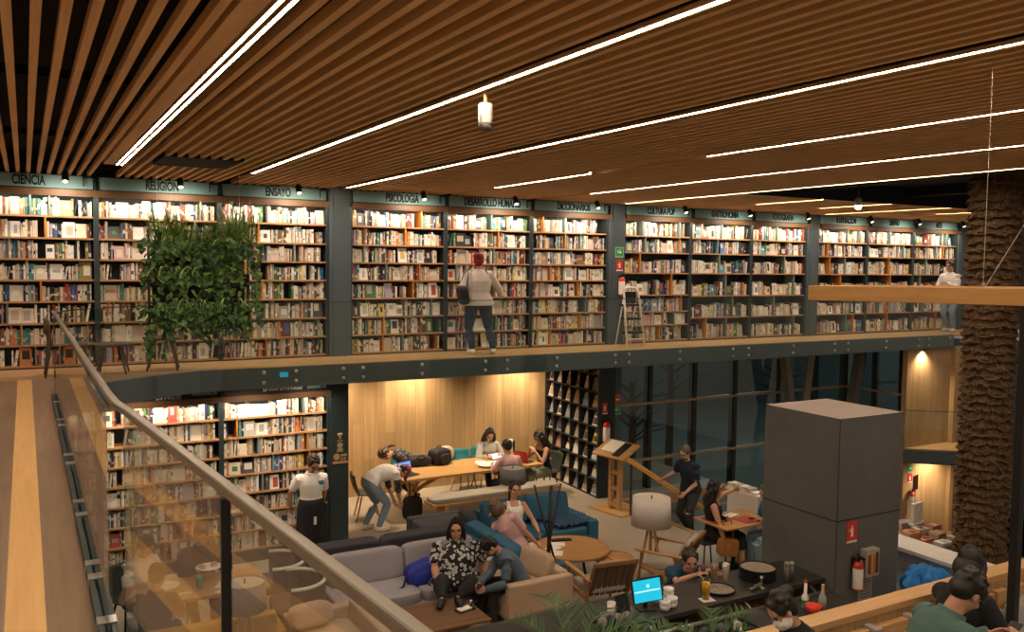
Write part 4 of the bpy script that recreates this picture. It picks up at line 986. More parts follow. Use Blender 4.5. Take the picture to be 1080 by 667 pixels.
# lectern with slanted display and the wooden handrail going down the stairs
t = thing('lectern', 'tall wooden lectern with a slanted display board by the stairs', 'lectern', (9.56, 12.98, 0), R(-80))
mb = MB(); mb.box(-0.42, 0.42, -0.28, 0.28, 0, 0.03); mb.build('base', OAK, t, 0.004)
for sx in (-0.11, 0.11): MB().box(sx-0.03, sx+0.03, -0.05, 0.05, 0.03, 1.12).build('upright', OAKZ, t, 0.003)
for z in (0.12, 0.42, 0.72, 1.0): MB().box(-0.1, 0.1, -0.04, 0.04, z-0.03, z+0.03).build('rung', OAKZ, t)
b = MB().obox((0.0, 0.0, 1.15), (0.80, 0.50, 0.035), (R(26), 0, 0)).build('display_board', OAK, t, 0.004)
MB().obox((-0.13, 0.05, 1.195), (0.34, 0.34, 0.006), (R(26), 0, 0)).build('white_sheet', PAPER, b); MB().obox((0.15, 0.0, 1.171), (0.18, 0.42, 0.006), (R(26), 0, 0)).build('black_panel', BLACK, b)
t = thing('stair_handrail', 'honey wood handrail running down from the lectern beside the stairs', 'handrail', (9.49, 12.7, 0))
HR = wood('handrail wood', (0.55, 0.27, 0.06), (0.68, 0.38, 0.10), 0.4)
p0, p1 = Vector((0.0, 0.0, 1.10)), Vector((1.0, -1.08, 0.27))
MB().beam(p0, p1, 0.06, 0.08).build('rail', HR, t, 0.01)
for q in (0.12, 0.86):
    c = p0.lerp(p1, q); MB().tube([(c.x, c.y, 0.0 if q < 0.3 else -0.18), (c.x, c.y, c.z-0.03)], 0.018, 8).build('post', STEEL, t)
# cafe table, booth wall and chairs beside the pillar
t = thing('cafe_table', 'cafe table with red place mats beside the concrete pillar', 'table', (9.36, 9.66, 0))
MB().box(-0.5, 0.5, -0.36, 0.36, 0.72, 0.75).build('tabletop', TEAK, t, 0.006)
MB().tube([(0, 0, 0.03), (0, 0, 0.72)], 0.035, 12).build('pedestal', BLACK, t); MB().lathe([(0.01, 0), (0.24, 0.002), (0.24, 0.012), (0.03, 0.03)], 24).build('foot', BLACK, t)
MATR = mat('red place mat', (0.34, 0.055, 0.045), 0.7)
for x, y, lab in ((-0.25, 0.1, 'red place mat in front of the woman in black'), (0.18, -0.12, 'red place mat in front of the person in teal')):
    o = MB().box(-0.2, 0.2, -0.15, 0.15, 0, 0.006).build('place_mat', MATR); o.location = (9.36+x, 9.66+y, 0.75); tag(o, lab, 'place mat', 'red place mats')
o = MB().box(-0.12, 0.12, -0.07, 0.07, 0, 0.012).build('menu_card', PAPER); o.location = (9.42, 9.8, 0.757); o.rotation_euler = (0, 0, 0.3); tag(o, 'white menu card lying between the red place mats', 'menu')
t = thing('booth_partition', 'low white partition behind the cafe table with a padded face', 'partition', (9.98, 10.0, 0), R(-90))
MB().box(-0.42, 0.25, -0.06, 0.06, 0, 0.97).build('panel', WHITE, t, 0.01); MB().box(-0.44, 0.27, -0.09, 0.09, 0.97, 1.01).build('cap', PAPER, t, 0.005)
for k in range(9):
    o = MB().obox((0, 0, 0.02), (0.11, 0.16, 0.04), (0, 0, 0)).build('book', BM[k % 4]); o.location = (9.98, 10.34-0.13*(k//2), 1.01+0.042*(k % 2)); o.rotation_euler = (0, 0, PI/2+rng.uniform(-.2, .2))
    tag(o, 'pale book %s %s pile from far end of white partition' % ('on top of' if k % 2 else 'at base of' if k < 8 else 'lying alone as', NTH[k//2]), 'book', 'books lying on the white partition')
def metal_chair(c, rz, label):
    t = thing('metal_chair', label, 'chair', c, rz, 'black metal cafe chairs')
    MB().cushion((0, 0, 0.45), (0.42, 0.42, 0.05), e=0.4).build('seat', BLACK, t, smooth=True)
    for sx in (-0.17, 0.17):
        MB().tube([(sx, -0.17, 0.44), (sx*1.15, -0.2, 0)], 0.012, 8).build('leg', BLACK, t); MB().tube([(sx*1.15, 0.24, 0), (sx, 0.18, 0.44), (sx, 0.22, 0.82)], 0.012, 8).build('leg', BLACK, t)
    MB().cushion((0, 0.21, 0.72), (0.38, 0.03, 0.2), e=0.4).build('backrest', BLACK, t, smooth=True)
    return t
metal_chair((8.95, 9.80, 0), R(-95), 'black cafe chair under the woman in the black dress')
metal_chair((10.18, 9.60, 0), R(90), 'black cafe chair half hidden behind the concrete pillar')
t = thing('handbag', 'tan leather handbag hanging from the chair of the woman in black', 'bag', (9.05, 9.46, 0.30), R(-10))
TANL = mat('tan leather', (0.42, 0.19, 0.055), 0.5)
MB().cushion((0, 0, 0.12), (0.34, 0.13, 0.28), (0, R(8), 0), 0.5).build('body', TANL, t, smooth=True); MB().tube([(-0.1, 0, 0.24), (-0.06, 0.02, 0.5), (0.0, 0.03, 0.58), (0.06, 0.02, 0.5), (0.1, 0, 0.24)], 0.008, 8).build('strap', TANL, t)
# concrete pillar
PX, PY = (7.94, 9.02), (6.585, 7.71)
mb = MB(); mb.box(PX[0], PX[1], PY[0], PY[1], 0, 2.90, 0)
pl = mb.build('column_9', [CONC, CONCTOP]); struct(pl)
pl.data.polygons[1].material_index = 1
mb = MB(); mb.box(PX[0]-0.003, PX[1]+0.003, PY[0]-0.003, PY[1]+0.003, 1.72, 1.735); mb.box(PX[0]-0.003, PX[0]+0.004, PY[0]-0.003, PY[0]+0.004, 0, 2.89)
struct(mb.build('trim_4', mat('joint shadow gap', (0.03, 0.03, 0.03), 0.9)))
fy = PY[0]-0.004
fire_sign((8.19, fy, 1.58), 0, 0.17, 0.25, 'red fire sign on the grey concrete pillar')
extinguisher((8.22, fy-0.08, 0.92), 0.92, 'small extinguisher with pale sleeve on the concrete pillar')
t = thing('leaflet_box', 'pale box of coloured sachets fixed to the concrete pillar', 'box', (8.46, fy, 1.20))
MB().box(-0.11, 0.11, -0.09, -0.0, -0.16, 0.16).build('case', mat('beige plastic', (0.42, 0.37, 0.31), 0.5), t, 0.004)
for k, c_ in enumerate(((0.20, 0.05, 0.02), (0.60, 0.33, 0.07), (0.55, 0.12, 0.03), (0.05, 0.04, 0.04))): MB().box(-0.085+0.043*k, -0.048+0.043*k, -0.1, -0.088, -0.12, 0.1+0.02*(k % 2)).build('sachet', mat('sachet %d' % k, c_, 0.5), t)
t = thing('notice_sheet', 'grey printed notice taped below the pale box on the concrete pillar', 'notice', (8.45, fy, 0.86))
MB().box(-0.12, 0.12, -0.003, 0, -0.17, 0.17).build('sheet', mat('grey notice', (0.27, 0.26, 0.25), 0.8), t); mb = MB()
for k in range(7): mb.box(-0.09, 0.06+0.03*(k % 2), -0.0045, -0.0025, 0.12-0.035*k, 0.13-0.035*k)
mb.build('text_rows', STEELG, t)
t = thing('wall_socket', 'small pale socket plate low on the corner of the concrete pillar', 'socket', (8.03, fy, 0.70)); MB().box(-0.04, 0.04, -0.008, 0, -0.06, 0.06).build('plate', mat('grey socket', (0.35, 0.34, 0.32), 0.5), t, 0.003); MB().box(-0.02, 0.02, -0.010, -0.007, -0.03, 0.03).build('outlet', BLACK, t)
# emblems on the lower dark column
GOLD = mat('pale brass', (0.50, 0.34, 0.18), 0.45, 0.3)
t = thing('wall_emblems', 'small brass trophy emblems on the dark lower column', 'emblem', (4.315, WY-0.052, 1.75))
mb = MB(); mb.box(-0.05, 0.05, -0.004, 0, -0.005, 0.008); mb.lathe([(0.012, 0.02), (0.02, 0.05), (0.045, 0.09), (0.045, 0.11), (0.02, 0.12)], 16, (0, 0, 0.01)); mb.build('cup', GOLD, t)
mb = MB(); mb.lathe([(0.03, -0.004), (0.046, -0.004), (0.046, 0.002), (0.03, 0.002)], 20, (0, 0, -0.07), 0, (0, -1, 0)); mb.box(-0.045, 0.045, -0.004, 0, -0.16, -0.12); mb.box(-0.055, 0.055, -0.004, 0, -0.175, -0.165); mb.build('medal', GOLD, t)
mb = MB(); mb.lathe([(0.004, -0.004), (0.052, -0.004), (0.052, 0.002), (0.004, 0.002)], 24, (-0.055, 0, -0.25), 0, (0, -1, 0)); mb.build('disc', GOLD, t)
mb = MB(); mb.box(0.01, 0.11, -0.004, 0, -0.25, -0.21); mb.box(0.01, 0.05, -0.004, 0, -0.31, -0.27); mb.box(0.06, 0.1, -0.004, 0, -0.31, -0.27); mb.build('blocks', GOLD, t)
MB().box(-0.12, 0.12, -0.02, 0, -0.36, -0.325).build('ledge', SHELFW, t)
# ceiling downlights in the recess and over the right-hand oak wall
def downlight(loc, label, power, ang=70, tilt=(0, 0, 0), grp='downlights under the walkway'):
    t = thing('downlight', label, 'light', loc, 0, grp)
    MB().lathe([(0.05, 0.0), (0.062, -0.004), (0.062, 0.02), (0.05, 0.02)], 20).build('trim_ring', BLACK, t); MB().lathe([(0.003, 0.003), (0.05, 0.003), (0.05, 0.008), (0.003, 0.008)], 16).build('lens', LEDM, t)
    l = lamp('SPOT', 'spot_light', power, (0, 0, -0.02), t, (1, 0.78, 0.52), spot_size=R(ang), spot_blend=1.0, shadow_soft_size=0.04); l.rotation_euler = tilt
for x, lab in ((6.7, 'downlight washing the oak wall near the black backpack'), (9.1, 'downlight washing the oak wall behind the woman in the grey top'), (5.0, 'downlight over the left end of the oak wall')):
    downlight((x, 15.45, UF-0.31), lab, 230, 120, (R(20), 0, 0))
for x, y, lab in ((6.4, 14.3, 'added downlight brightening the left part of the long table'), (8.6, 14.3, 'added downlight brightening the right part of the long table')):  # added lamps that light the table and the people around it
    downlight((x, y, UF-0.31), lab, 210, 120)
downlight((17.45, 12.27, UF-0.31), 'downlight at the top of the far right oak wall', 170, 130, (R(-6), 0, 0))
downlight((17.75, 11.85, 0.50), 'added downlight under the small landing, brightening the far right oak wall', 160, 120, (R(25), 0, 0))  # added lamp to brighten the oak wall below the landing
# landing with glass and safety things on the far right oak wall
t = thing('wall_landing', 'small steel edged landing jutting from the far right oak wall', 'landing', (16.95, 12.33, 0.0))
MB().prism([(0, 0), (1.15, -0.95), (1.75, -0.95), (1.75, 0)], 0.52, 0.6).build('deck', WALKW, t)
mb = MB()
for p, q in (((0, 0), (1.15, -0.95)), ((1.15, -0.95), (1.75, -0.95))): mb.beam((p[0], p[1], 0.42), (q[0], q[1], 0.42), 0.03, 0.3)
mb.build('fascia', STEELG, t)
for p, q in (((0, 0), (1.15, -0.95)), ((1.15, -0.95), (1.75, -0.95))):
    g = MB().beam((p[0], p[1], 1.02), (q[0], q[1], 1.02), 0.012, 0.86).build('glass_panel', GLASS, t); MB().beam((p[0], p[1], 1.455), (q[0], q[1], 1.455), 0.014, 0.012).build('top_edge', STEEL, g)
exit_sign((17.20, 12.325, 0.12), 0, 0.18, 'tiny green exit sign on the far right oak wall below the landing')
fire_sign((17.20, 12.325, -0.10), 0, 0.16, 0.2, 'tiny red fire sign on the far right oak wall below the landing')
extinguisher((17.18, 12.24, -0.75), 0.95, 'extinguisher on the far right oak wall below the landing')

# ------------------------------------------------------------------ bar counter and what stands on it
rng = random.Random(33)
BARTOP = mat('dark bar top', (0.028, 0.026, 0.025), 0.32, 0, 0.3, 3)
t = thing('bar_counter', 'long bar counter with a dark top running up to the concrete pillar', 'counter', (5.6, 7.04, 0))
MB().box(-2.6, 2.32, -0.34, 0.33, 1.0, 1.05).build('worktop', BARTOP, t, 0.004)
MB().box(-2.55, 2.3, -0.05, 0.28, 0, 1.0).build('front_panel', WALNUTZ, t)
MB().tube([(-2.0, -0.42, 0.93), (2.3, -0.42, 0.93)], 0.02, 10).build('bar_rail', METAL, t, smooth=True)
for x in (-1.5, -0.2, 1.1, 2.1): MB().beam((x, -0.42, 0.93), (x, -0.3, 0.99), 0.02, 0.02).build('rail_bracket', METAL, t)
sh_ = MB().box(-2.5, 2.3, -0.95, -0.34, 0.72, 0.76).build('under_shelf', STEEL, t)
MB().box(-2.5, 2.3, -0.95, -0.90, 0, 0.72).build('rear_panel', STEEL, t)
def on_bar(px, py, z=1.05): return at(px, py, z)
# monitor
p = Vector((5.52, 6.92, 1.05))
t = thing('monitor', 'small point of sale monitor with a bright turquoise screen on the bar', 'monitor', p, R(-14))
MB().box(-0.09, 0.09, -0.06, 0.08, 0, 0.015).build('foot', BLACK, t, 0.004); MB().box(-0.02, 0.02, 0.02, 0.04, 0.01, 0.12).build('stem', BLACK, t)
MB().obox((0, 0, 0.21), (0.33, 0.022, 0.25), (R(-10), R(-5), 0)).build('case', BLACK, t, 0.005)
s = MB().obox((0, -0.0125, 0.2085), (0.30, 0.004, 0.22), (R(-10), R(-5), 0)).build('screen', emit('turquoise screen', (0.01, 0.42, 0.62), 0.95), t)
mb = MB(); mb.obox((0, -0.0155, 0.205), (0.28, 0.002, 0.014), (R(-10), R(-5), 0)); mb.obox((0.0, -0.025, 0.26), (0.03, 0.002, 0.03), (R(-10), R(-5), 0)); mb.obox((0, -0.003, 0.14), (0.10, 0.002, 0.02), (R(-10), R(-5), 0))
mb.build('screen_marks', emit('screen glow', (0.5, 0.85, 0.95), 0.8), s)
t = thing('card_terminal', 'black payment terminal seen from behind, left of the monitor', 'terminal', (5.18, 6.86, 1.05), R(10))
MB().obox((0, 0, 0.12), (0.16, 0.03, 0.24), (R(-22), 0, 0)).build('case', BLACK, t, 0.006); MB().box(-0.06, 0.06, -0.08, 0.06, 0, 0.02).build('base', BLACK, t)
def cup(c, r, h, label, m=None, group='white cups by the monitor'):
    o = MB().lathe([(r*0.6, 0), (r*0.85, h*0.3), (r, h), (r*0.93, h), (r*0.78, h*0.3), (0.004, 0.008)], 18).build('cup', m or WHITE, smooth=True); o.location = c
    return tag(o, label, 'cup', group)
cup((5.06, 6.90, 1.05), 0.045, 0.17, 'tall white paper cup left of the black payment terminal')
sp = [(5.72, 7.02), (5.86, 6.98), (5.80, 6.85), (5.68, 6.82)]
for i, (x, y) in enumerate(sp):
    for k in range(3 if i < 2 else 2):
        cup((x, y, 1.05+0.045*k), 0.058, 0.06, '%s white cup of the %s right of the monitor' % (['lowest', 'middle', 'top'][k] if i < 2 else ['lower', 'upper'][k], ['stack nearest the monitor', 'rearmost stack', 'stack at the right', 'stack nearest the bar rail'][i]))
PLUM = mat('grey lilac ceramic', (0.24, 0.20, 0.22), 0.4)
for i in range(9):
    x, y = 4.86+0.10*(i % 5), 6.88-0.11*(i//5)
    o = MB().ball((0, 0, 0.05), (0.052, 0.052, 0.055)).build('sugar_pot', PLUM if i % 3 else DGREYF, smooth=True); o.location = (x, y, 1.05)
    tag(o, '%s lilac grey pot of the %s row left of the monitor' % (NTH[i % 5], 'back' if i < 5 else 'front'), 'pot', 'grey pots on the bar')
def tray(c, r, label, h=0.03, m=None, n=1):
    t = thing('round_tray', label, 'tray', c, 0, 'round trays on the bar')
    MB().lathe([(0.01, 0), (r*0.96, 0), (r, h*0.5), (r, h), (r*0.97, h), (r*0.94, h*0.4), (0.01, h*0.35)], 40).build('rim', BLACK, t, smooth=False)
    MB().lathe([(0.01, h*0.36), (r*0.93, h*0.38), (r*0.93, h*0.5), (0.01, h*0.5)], 40).build('cork_liner', mat('cork liner', (0.27, 0.22, 0.17), 0.8), t)
    return t
tray((6.55, 6.98, 1.05), 0.185, 'round cork tray carrying two milkshakes beside the leaning man')
for k, (z, lab) in enumerate(((1.05, 'lowest'), (1.085, 'second lowest'), (1.12, 'second highest'), (1.155, 'top'))): tray((7.22, 7.06, z), 0.205, '%s tray of the pile of black round trays by the pillar' % lab, 0.032)
def shake(c, col, label):
    t = thing('milkshake', label, 'drink', c, 0, 'drinks on the bar')
    MB().lathe([(0.036, 0), (0.034, 0.008), (0.010, 0.016), (0.009, 0.05), (0.030, 0.08), (0.045, 0.26), (0.043, 0.26), (0.004, 0.09)], 18).build('glass', GLASS, t, smooth=True)
    MB().lathe([(0.004, 0.075), (0.027, 0.082), (0.042, 0.24), (0.036, 0.27), (0.004, 0.28)], 18).build('drink', col, t, smooth=True)
shake((6.54, 7.03, 1.066), mat('chocolate shake', (0.34, 0.20, 0.14), 0.6), 'brown milkshake in a stemmed glass on the cork tray')
shake((6.66, 6.98, 1.066), mat('vanilla shake', (0.60, 0.49, 0.36), 0.6), 'cream milkshake in a stemmed glass on the cork tray')
o = MB().box(-0.075, 0.075, -0.06, 0.06, 0, 0.004).build('napkin', PAPER); o.location = (6.26, 6.83, 1.05); o.rotation_euler = (0, 0, -0.2); tag(o, 'white napkin under the glass of orange juice', 'napkin')
t = thing('juice_glass', 'glass of orange juice standing on a white napkin on the bar', 'drink', (6.25, 6.84, 1.054), 0, 'drinks on the bar')
MB().lathe([(0.042, 0), (0.048, 0.20), (0.046, 0.20), (0.04, 0.006)], 20).build('glass', GLASS, t, smooth=True); MB().lathe([(0.004, 0.006), (0.039, 0.007), (0.045, 0.185), (0.004, 0.186)], 20).build('juice', mat('orange juice', (0.80, 0.40, 0.015), 0.35), t, smooth=True)
for k, (x, y, h_) in enumerate(((7.40, 6.80, 0.24), (7.52, 6.84, 0.21))):
    t = thing('pepper_mill', ['taller steel pepper mill on the bar by the pillar', 'shorter steel pepper mill on the bar by the pillar'][k], 'mill', (x, y, 1.05), 0, 'steel mills on the bar')
    MB().lathe([(0.026, 0), (0.026, h_*0.75), (0.022, h_*0.77), (0.026, h_*0.8), (0.026, h_*0.97), (0.018, h_)], 18).build('body', METAL, t, smooth=True)
for k, (x, y, rz) in enumerate(((6.90, 6.80, 0.3), (7.0, 6.78, 1.2), (7.08, 6.86, -0.4))):
    t = thing('jigger', ['steel jigger lying on the bar, nearest the bar rail', 'steel jigger lying on the bar, middle of three', 'steel jigger standing on the bar before the pile of trays'][k], 'jigger', (x, y, 1.07), rz, 'steel jiggers on the bar')
    MB().lathe([(0.024, -0.05), (0.006, 0), (0.006, 0.008), (0.028, 0.06)], 14, (0, 0, 0.03 if k == 2 else 0.005), 0, None if k == 2 else (1, 0, 0.05)).build('body', METAL, t, smooth=True)
# bags and packets on the shelf under the bar
for i in range(16):
    c_ = rng.choice((PAPER, BM[4], BM[2], RED, STEELG, BLACK, WHITE))
    o = MB().cushion((0, 0, 0.06), (0.13, 0.09, 0.15), e=0.7).build('packet', c_, smooth=True); o.location = (6.0+0.11*(i % 8)+0.02*rng.random(), 6.60-0.20*(i//8), 0.755); o.rotation_euler = (0.2*rng.random(), 0.3*rng.random(), rng.random())
    tag(o, '%s %s packet of the %s row on the shelf under the bar' % (NTH[i % 8], {PAPER: 'white', WHITE: 'white', RED: 'red', STEELG: 'slate', BLACK: 'black'}.get(c_, 'brown'), 'back' if i < 8 else 'front'), 'packet', 'packets under the bar')
# raised booth platform with its oak partition, nearer the camera
BZ = 1.30
mb = MB(); mb.box(3.4, 9.0, 1.2, 4.03, BZ-0.2, BZ); struct(mb.build('floor_booth', FLOORW))
mb = MB(); mb.box(3.4, 9.0, 3.98, 4.03, 0, BZ-0.2); struct(mb.build('wall_booth', OAKWALL))
t = thing('booth_bench', 'oak booth bench with a broad flat top running along the lower right', 'bench', (6.2, 3.93, BZ))
PART = wood('booth oak', (0.46, 0.25, 0.10), (0.60, 0.36, 0.155), 0.4)
MB().box(-2.25, 2.6, -0.06, 0.06, 0, 0.90).build('backboard', OAKWALL, t)
MB().box(-2.25, 2.6, -0.075, 0.075, 0.90, 0.95).build('top_board', PART, t, 0.004)
MB().box(-1.4, 2.6, -0.62, -0.05, 0.0, 0.40).build('seat_box', OAKWALL, t)
for k in range(5): MB().box(-1.38+0.8*k, -0.62+0.8*k, -0.12, -0.065, 0.46, 0.84).build('back_panel', PART, t, 0.006)
PADF = mat('grey felt pad', (0.36, 0.33, 0.31), 0.95, 0, 0.12, 8, 0.3, 200)
for k in range(5):
    c_ = MB().cushion((-1.0+0.8*k, -0.20, 0.60), (0.74, 0.12, 0.36), (R(-10), 0, 0), 0.4).build('back_pad', PADF, t, smooth=True)
    for sx in (-0.2, 0.2): MB().box(-1.0+0.8*k+sx-0.035, -1.0+0.8*k+sx+0.035, -0.17, -0.06, 0.72, 0.86).build('strap', PADF, c_, 0.012)
MB().cushion((0.6, -0.36, 0.43), (3.9, 0.5, 0.12), e=0.3).build('seat_pad', PADF, t, smooth=True)
# service ledge with bottles between the partition and the pillar
t = thing('service_ledge', 'dark service ledge behind the booth at the foot of the pillar', 'counter', (6.5, 5.76, 0))
MB().box(-0.7, 0.6, -0.16, 0.16, 1.26, 1.30).build('top', BARTOP, t, 0.004); MB().box(-0.65, 0.55, -0.12, 0.12, 0, 1.26).build('cabinet', STEEL, t)
p = at(849, 641, 1.30)
t = thing('squeeze_bottle', 'white bottle with a red nozzle behind the booth partition', 'bottle', p, 0, 'bottles behind the booth')
MB().lathe([(0.035, 0), (0.036, 0.10), (0.03, 0.12), (0.016, 0.135), (0.015, 0.24), (0.004, 0.245)], 18).build('body', WHITE, t, smooth=True); MB().lathe([(0.012, 0.24), (0.012, 0.27), (0.004, 0.275)], 12).build('nozzle', RED, t); MB().lathe([(0.037, 0.03), (0.0372, 0.031), (0.0372, 0.08), (0.037, 0.081)], 18).build('label_band', GREEN, t)
p = at(851, 646, 1.30)
t = thing('bowl', 'red bowl just right of the white nozzle bottle', 'bowl', (p.x+0.03, p.y-0.05, 1.30)); MB().lathe([(0.05, 0), (0.08, 0.08), (0.076, 0.08), (0.045, 0.008), (0.004, 0.008)], 22).build('body', RED, t, smooth=True)
p = at(858, 645, 1.30)
t = thing('clear_bottle', 'clear glass bottle with pale cap beside the pillar corner', 'bottle', (p.x+0.12, p.y+0.0, 1.30), 0, 'bottles behind the booth')
MB().lathe([(0.036, 0), (0.038, 0.10), (0.03, 0.13), (0.013, 0.16), (0.012, 0.22), (0.01, 0.22)], 18).build('body', mat('clear bottle', (0.35, 0.37, 0.33), 0.15), t, smooth=True); MB().lathe([(0.014, 0.17), (0.015, 0.24), (0.004, 0.242)], 12).build('cap', mat('cream cap', (0.55, 0.42, 0.22), 0.5), t)
for k, (px, py) in enumerate(((930, 610), (941, 604), (951, 600))):
    p = (7.75+0.42*k, 5.9, 1.0); cup(p, 0.035, 0.08, ['clear tumbler nearest the pillar behind the booth', 'white cup in the middle of three behind the booth', 'white cup farthest from the bottles behind the booth'][k], METAL if k == 0 else WHITE, 'cups behind the booth')
t = thing('wall_shelf', 'narrow dark shelf with cups at the foot of the pillar behind the booth', 'shelf', (8.1, 5.9, 0)); MB().box(-0.6, 0.75, -0.12, 0.12, 0.96, 1.0).build('board', STEEL, t); MB().box(-0.5, -0.44, -0.1, 0.1, 0, 0.96).build('leg', STEEL, t); MB().box(0.6, 0.66, -0.1, 0.1, 0, 0.96).build('leg', STEEL, t)
# cash desk, blue jacket, glass rack, book table on the right
t = thing('cash_desk', 'white topped cash desk with a grey front right of the pillar', 'counter', (9.85, 6.55, 0))
MB().box(-0.12, 0.35, -1.1, 1.1, 0.97, 1.02).build('top', WHITE, t, 0.004); MB().box(-0.08, 0.3, -1.05, 1.05, 0, 0.97).build('body', mat('lavender grey board', (0.27, 0.255, 0.28), 0.7), t)
MB().box(-0.9, -0.12, -1.1, 1.0, 0.70, 0.74).build('lower_shelf', STEELG, t)
t = thing('jacket', 'bright blue jacket heaped on the lower shelf of the cash desk', 'jacket', (9.38, 6.42, 0.76), 0.3)
BJ = mat('bright blue nylon', (0.008, 0.17, 0.52), 0.55, 0, 0.3, 7)
mb = MB(); rings = []
for i in range(26):
    ph_ = PI/2*i/25; ring = []
    for j in range(60):
        th_ = 2*PI*j/60; wv = 1+0.10*math.sin(5*th_+3*ph_)+0.07*math.sin(9*th_-6*ph_)+0.05*math.sin(14*th_+9*ph_)
        ring.append((0.36*wv*math.cos(ph_)**0.8*math.cos(th_)+0.002, 0.29*wv*math.cos(ph_)**0.8*math.sin(th_), 0.25*math.sin(ph_)*(1+0.18*math.sin(3*th_+5*ph_)*math.cos(ph_)+0.12*math.sin(11*th_)*math.cos(ph_))))
    rings.append(ring)
mb.loft(rings); mb.build('body', BJ, t, smooth=True)
MB().tube([(-0.2, -0.14, 0.12), (0.1, -0.2, 0.06), (0.3, -0.1, 0.02)], [0.06, 0.055, 0.045], 12).build('sleeve', BJ, t, smooth=True)
t = thing('bottle_crate', 'dark teal crate under the blue jacket', 'crate', (9.2, 6.2, 0.40), 0.1); MB().box(-0.25, 0.25, -0.2, 0.2, 0, 0.30).build('body', mat('teal crate', (0.02, 0.12, 0.13), 0.5), t, 0.01); MB().box(-0.26, 0.26, -0.21, 0.21, 0.27, 0.31).build('rim', mat('teal crate', (0.02, 0.12, 0.13), 0.5), t, 0.005)
rk = thing('glass_rack', 'wire rack tray packed with clear tumblers behind the seated pair', 'rack', (9.42, 5.92, 0.78), 0.0)
MB().box(-0.28, 0.28, -0.34, 0.34, 0, 0.03).build('tray', METAL, rk); MB().box(-0.29, 0.29, -0.35, 0.35, 0.03, 0.05).build('rim', STEELG, rk)
CLEAR = mat('tumbler glass', (0.48, 0.46, 0.43), 0.12, 0, 0.1, 4, spec=0.8)
for i in range(24):
    o = MB().lathe([(0.028, 0), (0.036, 0.10), (0.033, 0.10), (0.025, 0.008), (0.004, 0.008)], 14).build('tumbler', CLEAR, smooth=True); o.location = (9.22+0.10*(i % 5)+0.01*rng.random(), 5.64+0.13*(i//5), 0.83)
    tag(o, 'clear tumbler in the wire rack, %s in the %s row from the front' % (NTH[i % 5], NTH[i//5]), 'glass', 'tumblers in the wire rack')
t = thing('book_table', 'display table heaped with books left of the palm trunk', 'table', (11.0, 7.75, 0))
MB().box(-0.75, 0.75, -0.55, 0.55, 0.70, 0.74).build('tabletop', WALNUT, t, 0.005)
for sx in (-0.68, 0.68):
    for sy in (-0.48, 0.48): MB().box(sx-0.03, sx+0.03, sy-0.03, sy+0.03, 0, 0.70).build('leg', BLACK, t)
MB().box(-0.7, 0.7, -0.5, 0.5, 0.25, 0.28).build('shelf', WALNUT, t)
for i in range(5):
    for j in range(4):
        nst = rng.choice((1, 2, 3, 3, 4)); tall = (i, j) == (1, 1)
        if tall: nst = 6
        z = 0.74; x, y = 10.40+0.29*i, 7.32+0.28*j; ci = rng.choice((0, 0, 1, 1, 2, 3, 14, 15, 17, 4))
        for k in range(nst):
            cc = 14 if tall else (ci if rng.random() < 0.7 else rng.choice((0, 1, 2, 15)))
            h_ = rng.uniform(0.025, 0.04)
            mb = MB(); mb.box(-0.075, 0.075, -0.11, 0.11, 0, 0.003, 0); mb.box(-0.075, 0.075, -0.11, 0.11, h_-0.003, h_, 0); mb.box(-0.075, -0.071, -0.11, 0.11, 0, h_, 0); mb.box(-0.071, 0.072, -0.107, 0.107, 0.003, h_-0.003, 1)
            mb.box(-0.05, 0.05, -0.08, 0.03, h_, h_+0.0006, 2)
            o = mb.build('book', [BM[cc], PAGES, BM[(cc*5+3) % NP]]); o.location = (x, y, z); o.rotation_euler = (0, 0, PI/2+rng.uniform(-.15, .15)); z += h_+0.001
            tag(o, '%s book, %s up in pile %s of row %s on the display table' % (PAL[cc][0], NTH[k], NTH[i], NTH[j]), 'book', 'books on the display table')
t = thing('card_stand', 'white cardboard display stand among the books left of the palm trunk', 'stand', (11.42, 8.05, 0.82), 0.2); MB().box(-0.14, -0.01, -0.03, 0.03, 0, 0.32).build('panel', PAPER, t); MB().box(0.01, 0.14, -0.03, 0.03, 0, 0.32).build('panel', PAPER, t); MB().box(-0.15, 0.15, -0.05, 0.05, 0, 0.03).build('foot', PAPER, t)
t = thing('price_sign', 'small maroon sign on a stem above the display table of books', 'sign', (11.72, 8.3, 0.74), 0.3); MB().tube([(0, 0, 0), (0, 0, 0.5)], 0.006, 8).build('stem', METAL, t); MB().box(-0.1, 0.1, -0.006, 0.006, 0.5, 0.72).build('plate', BM[16], t)
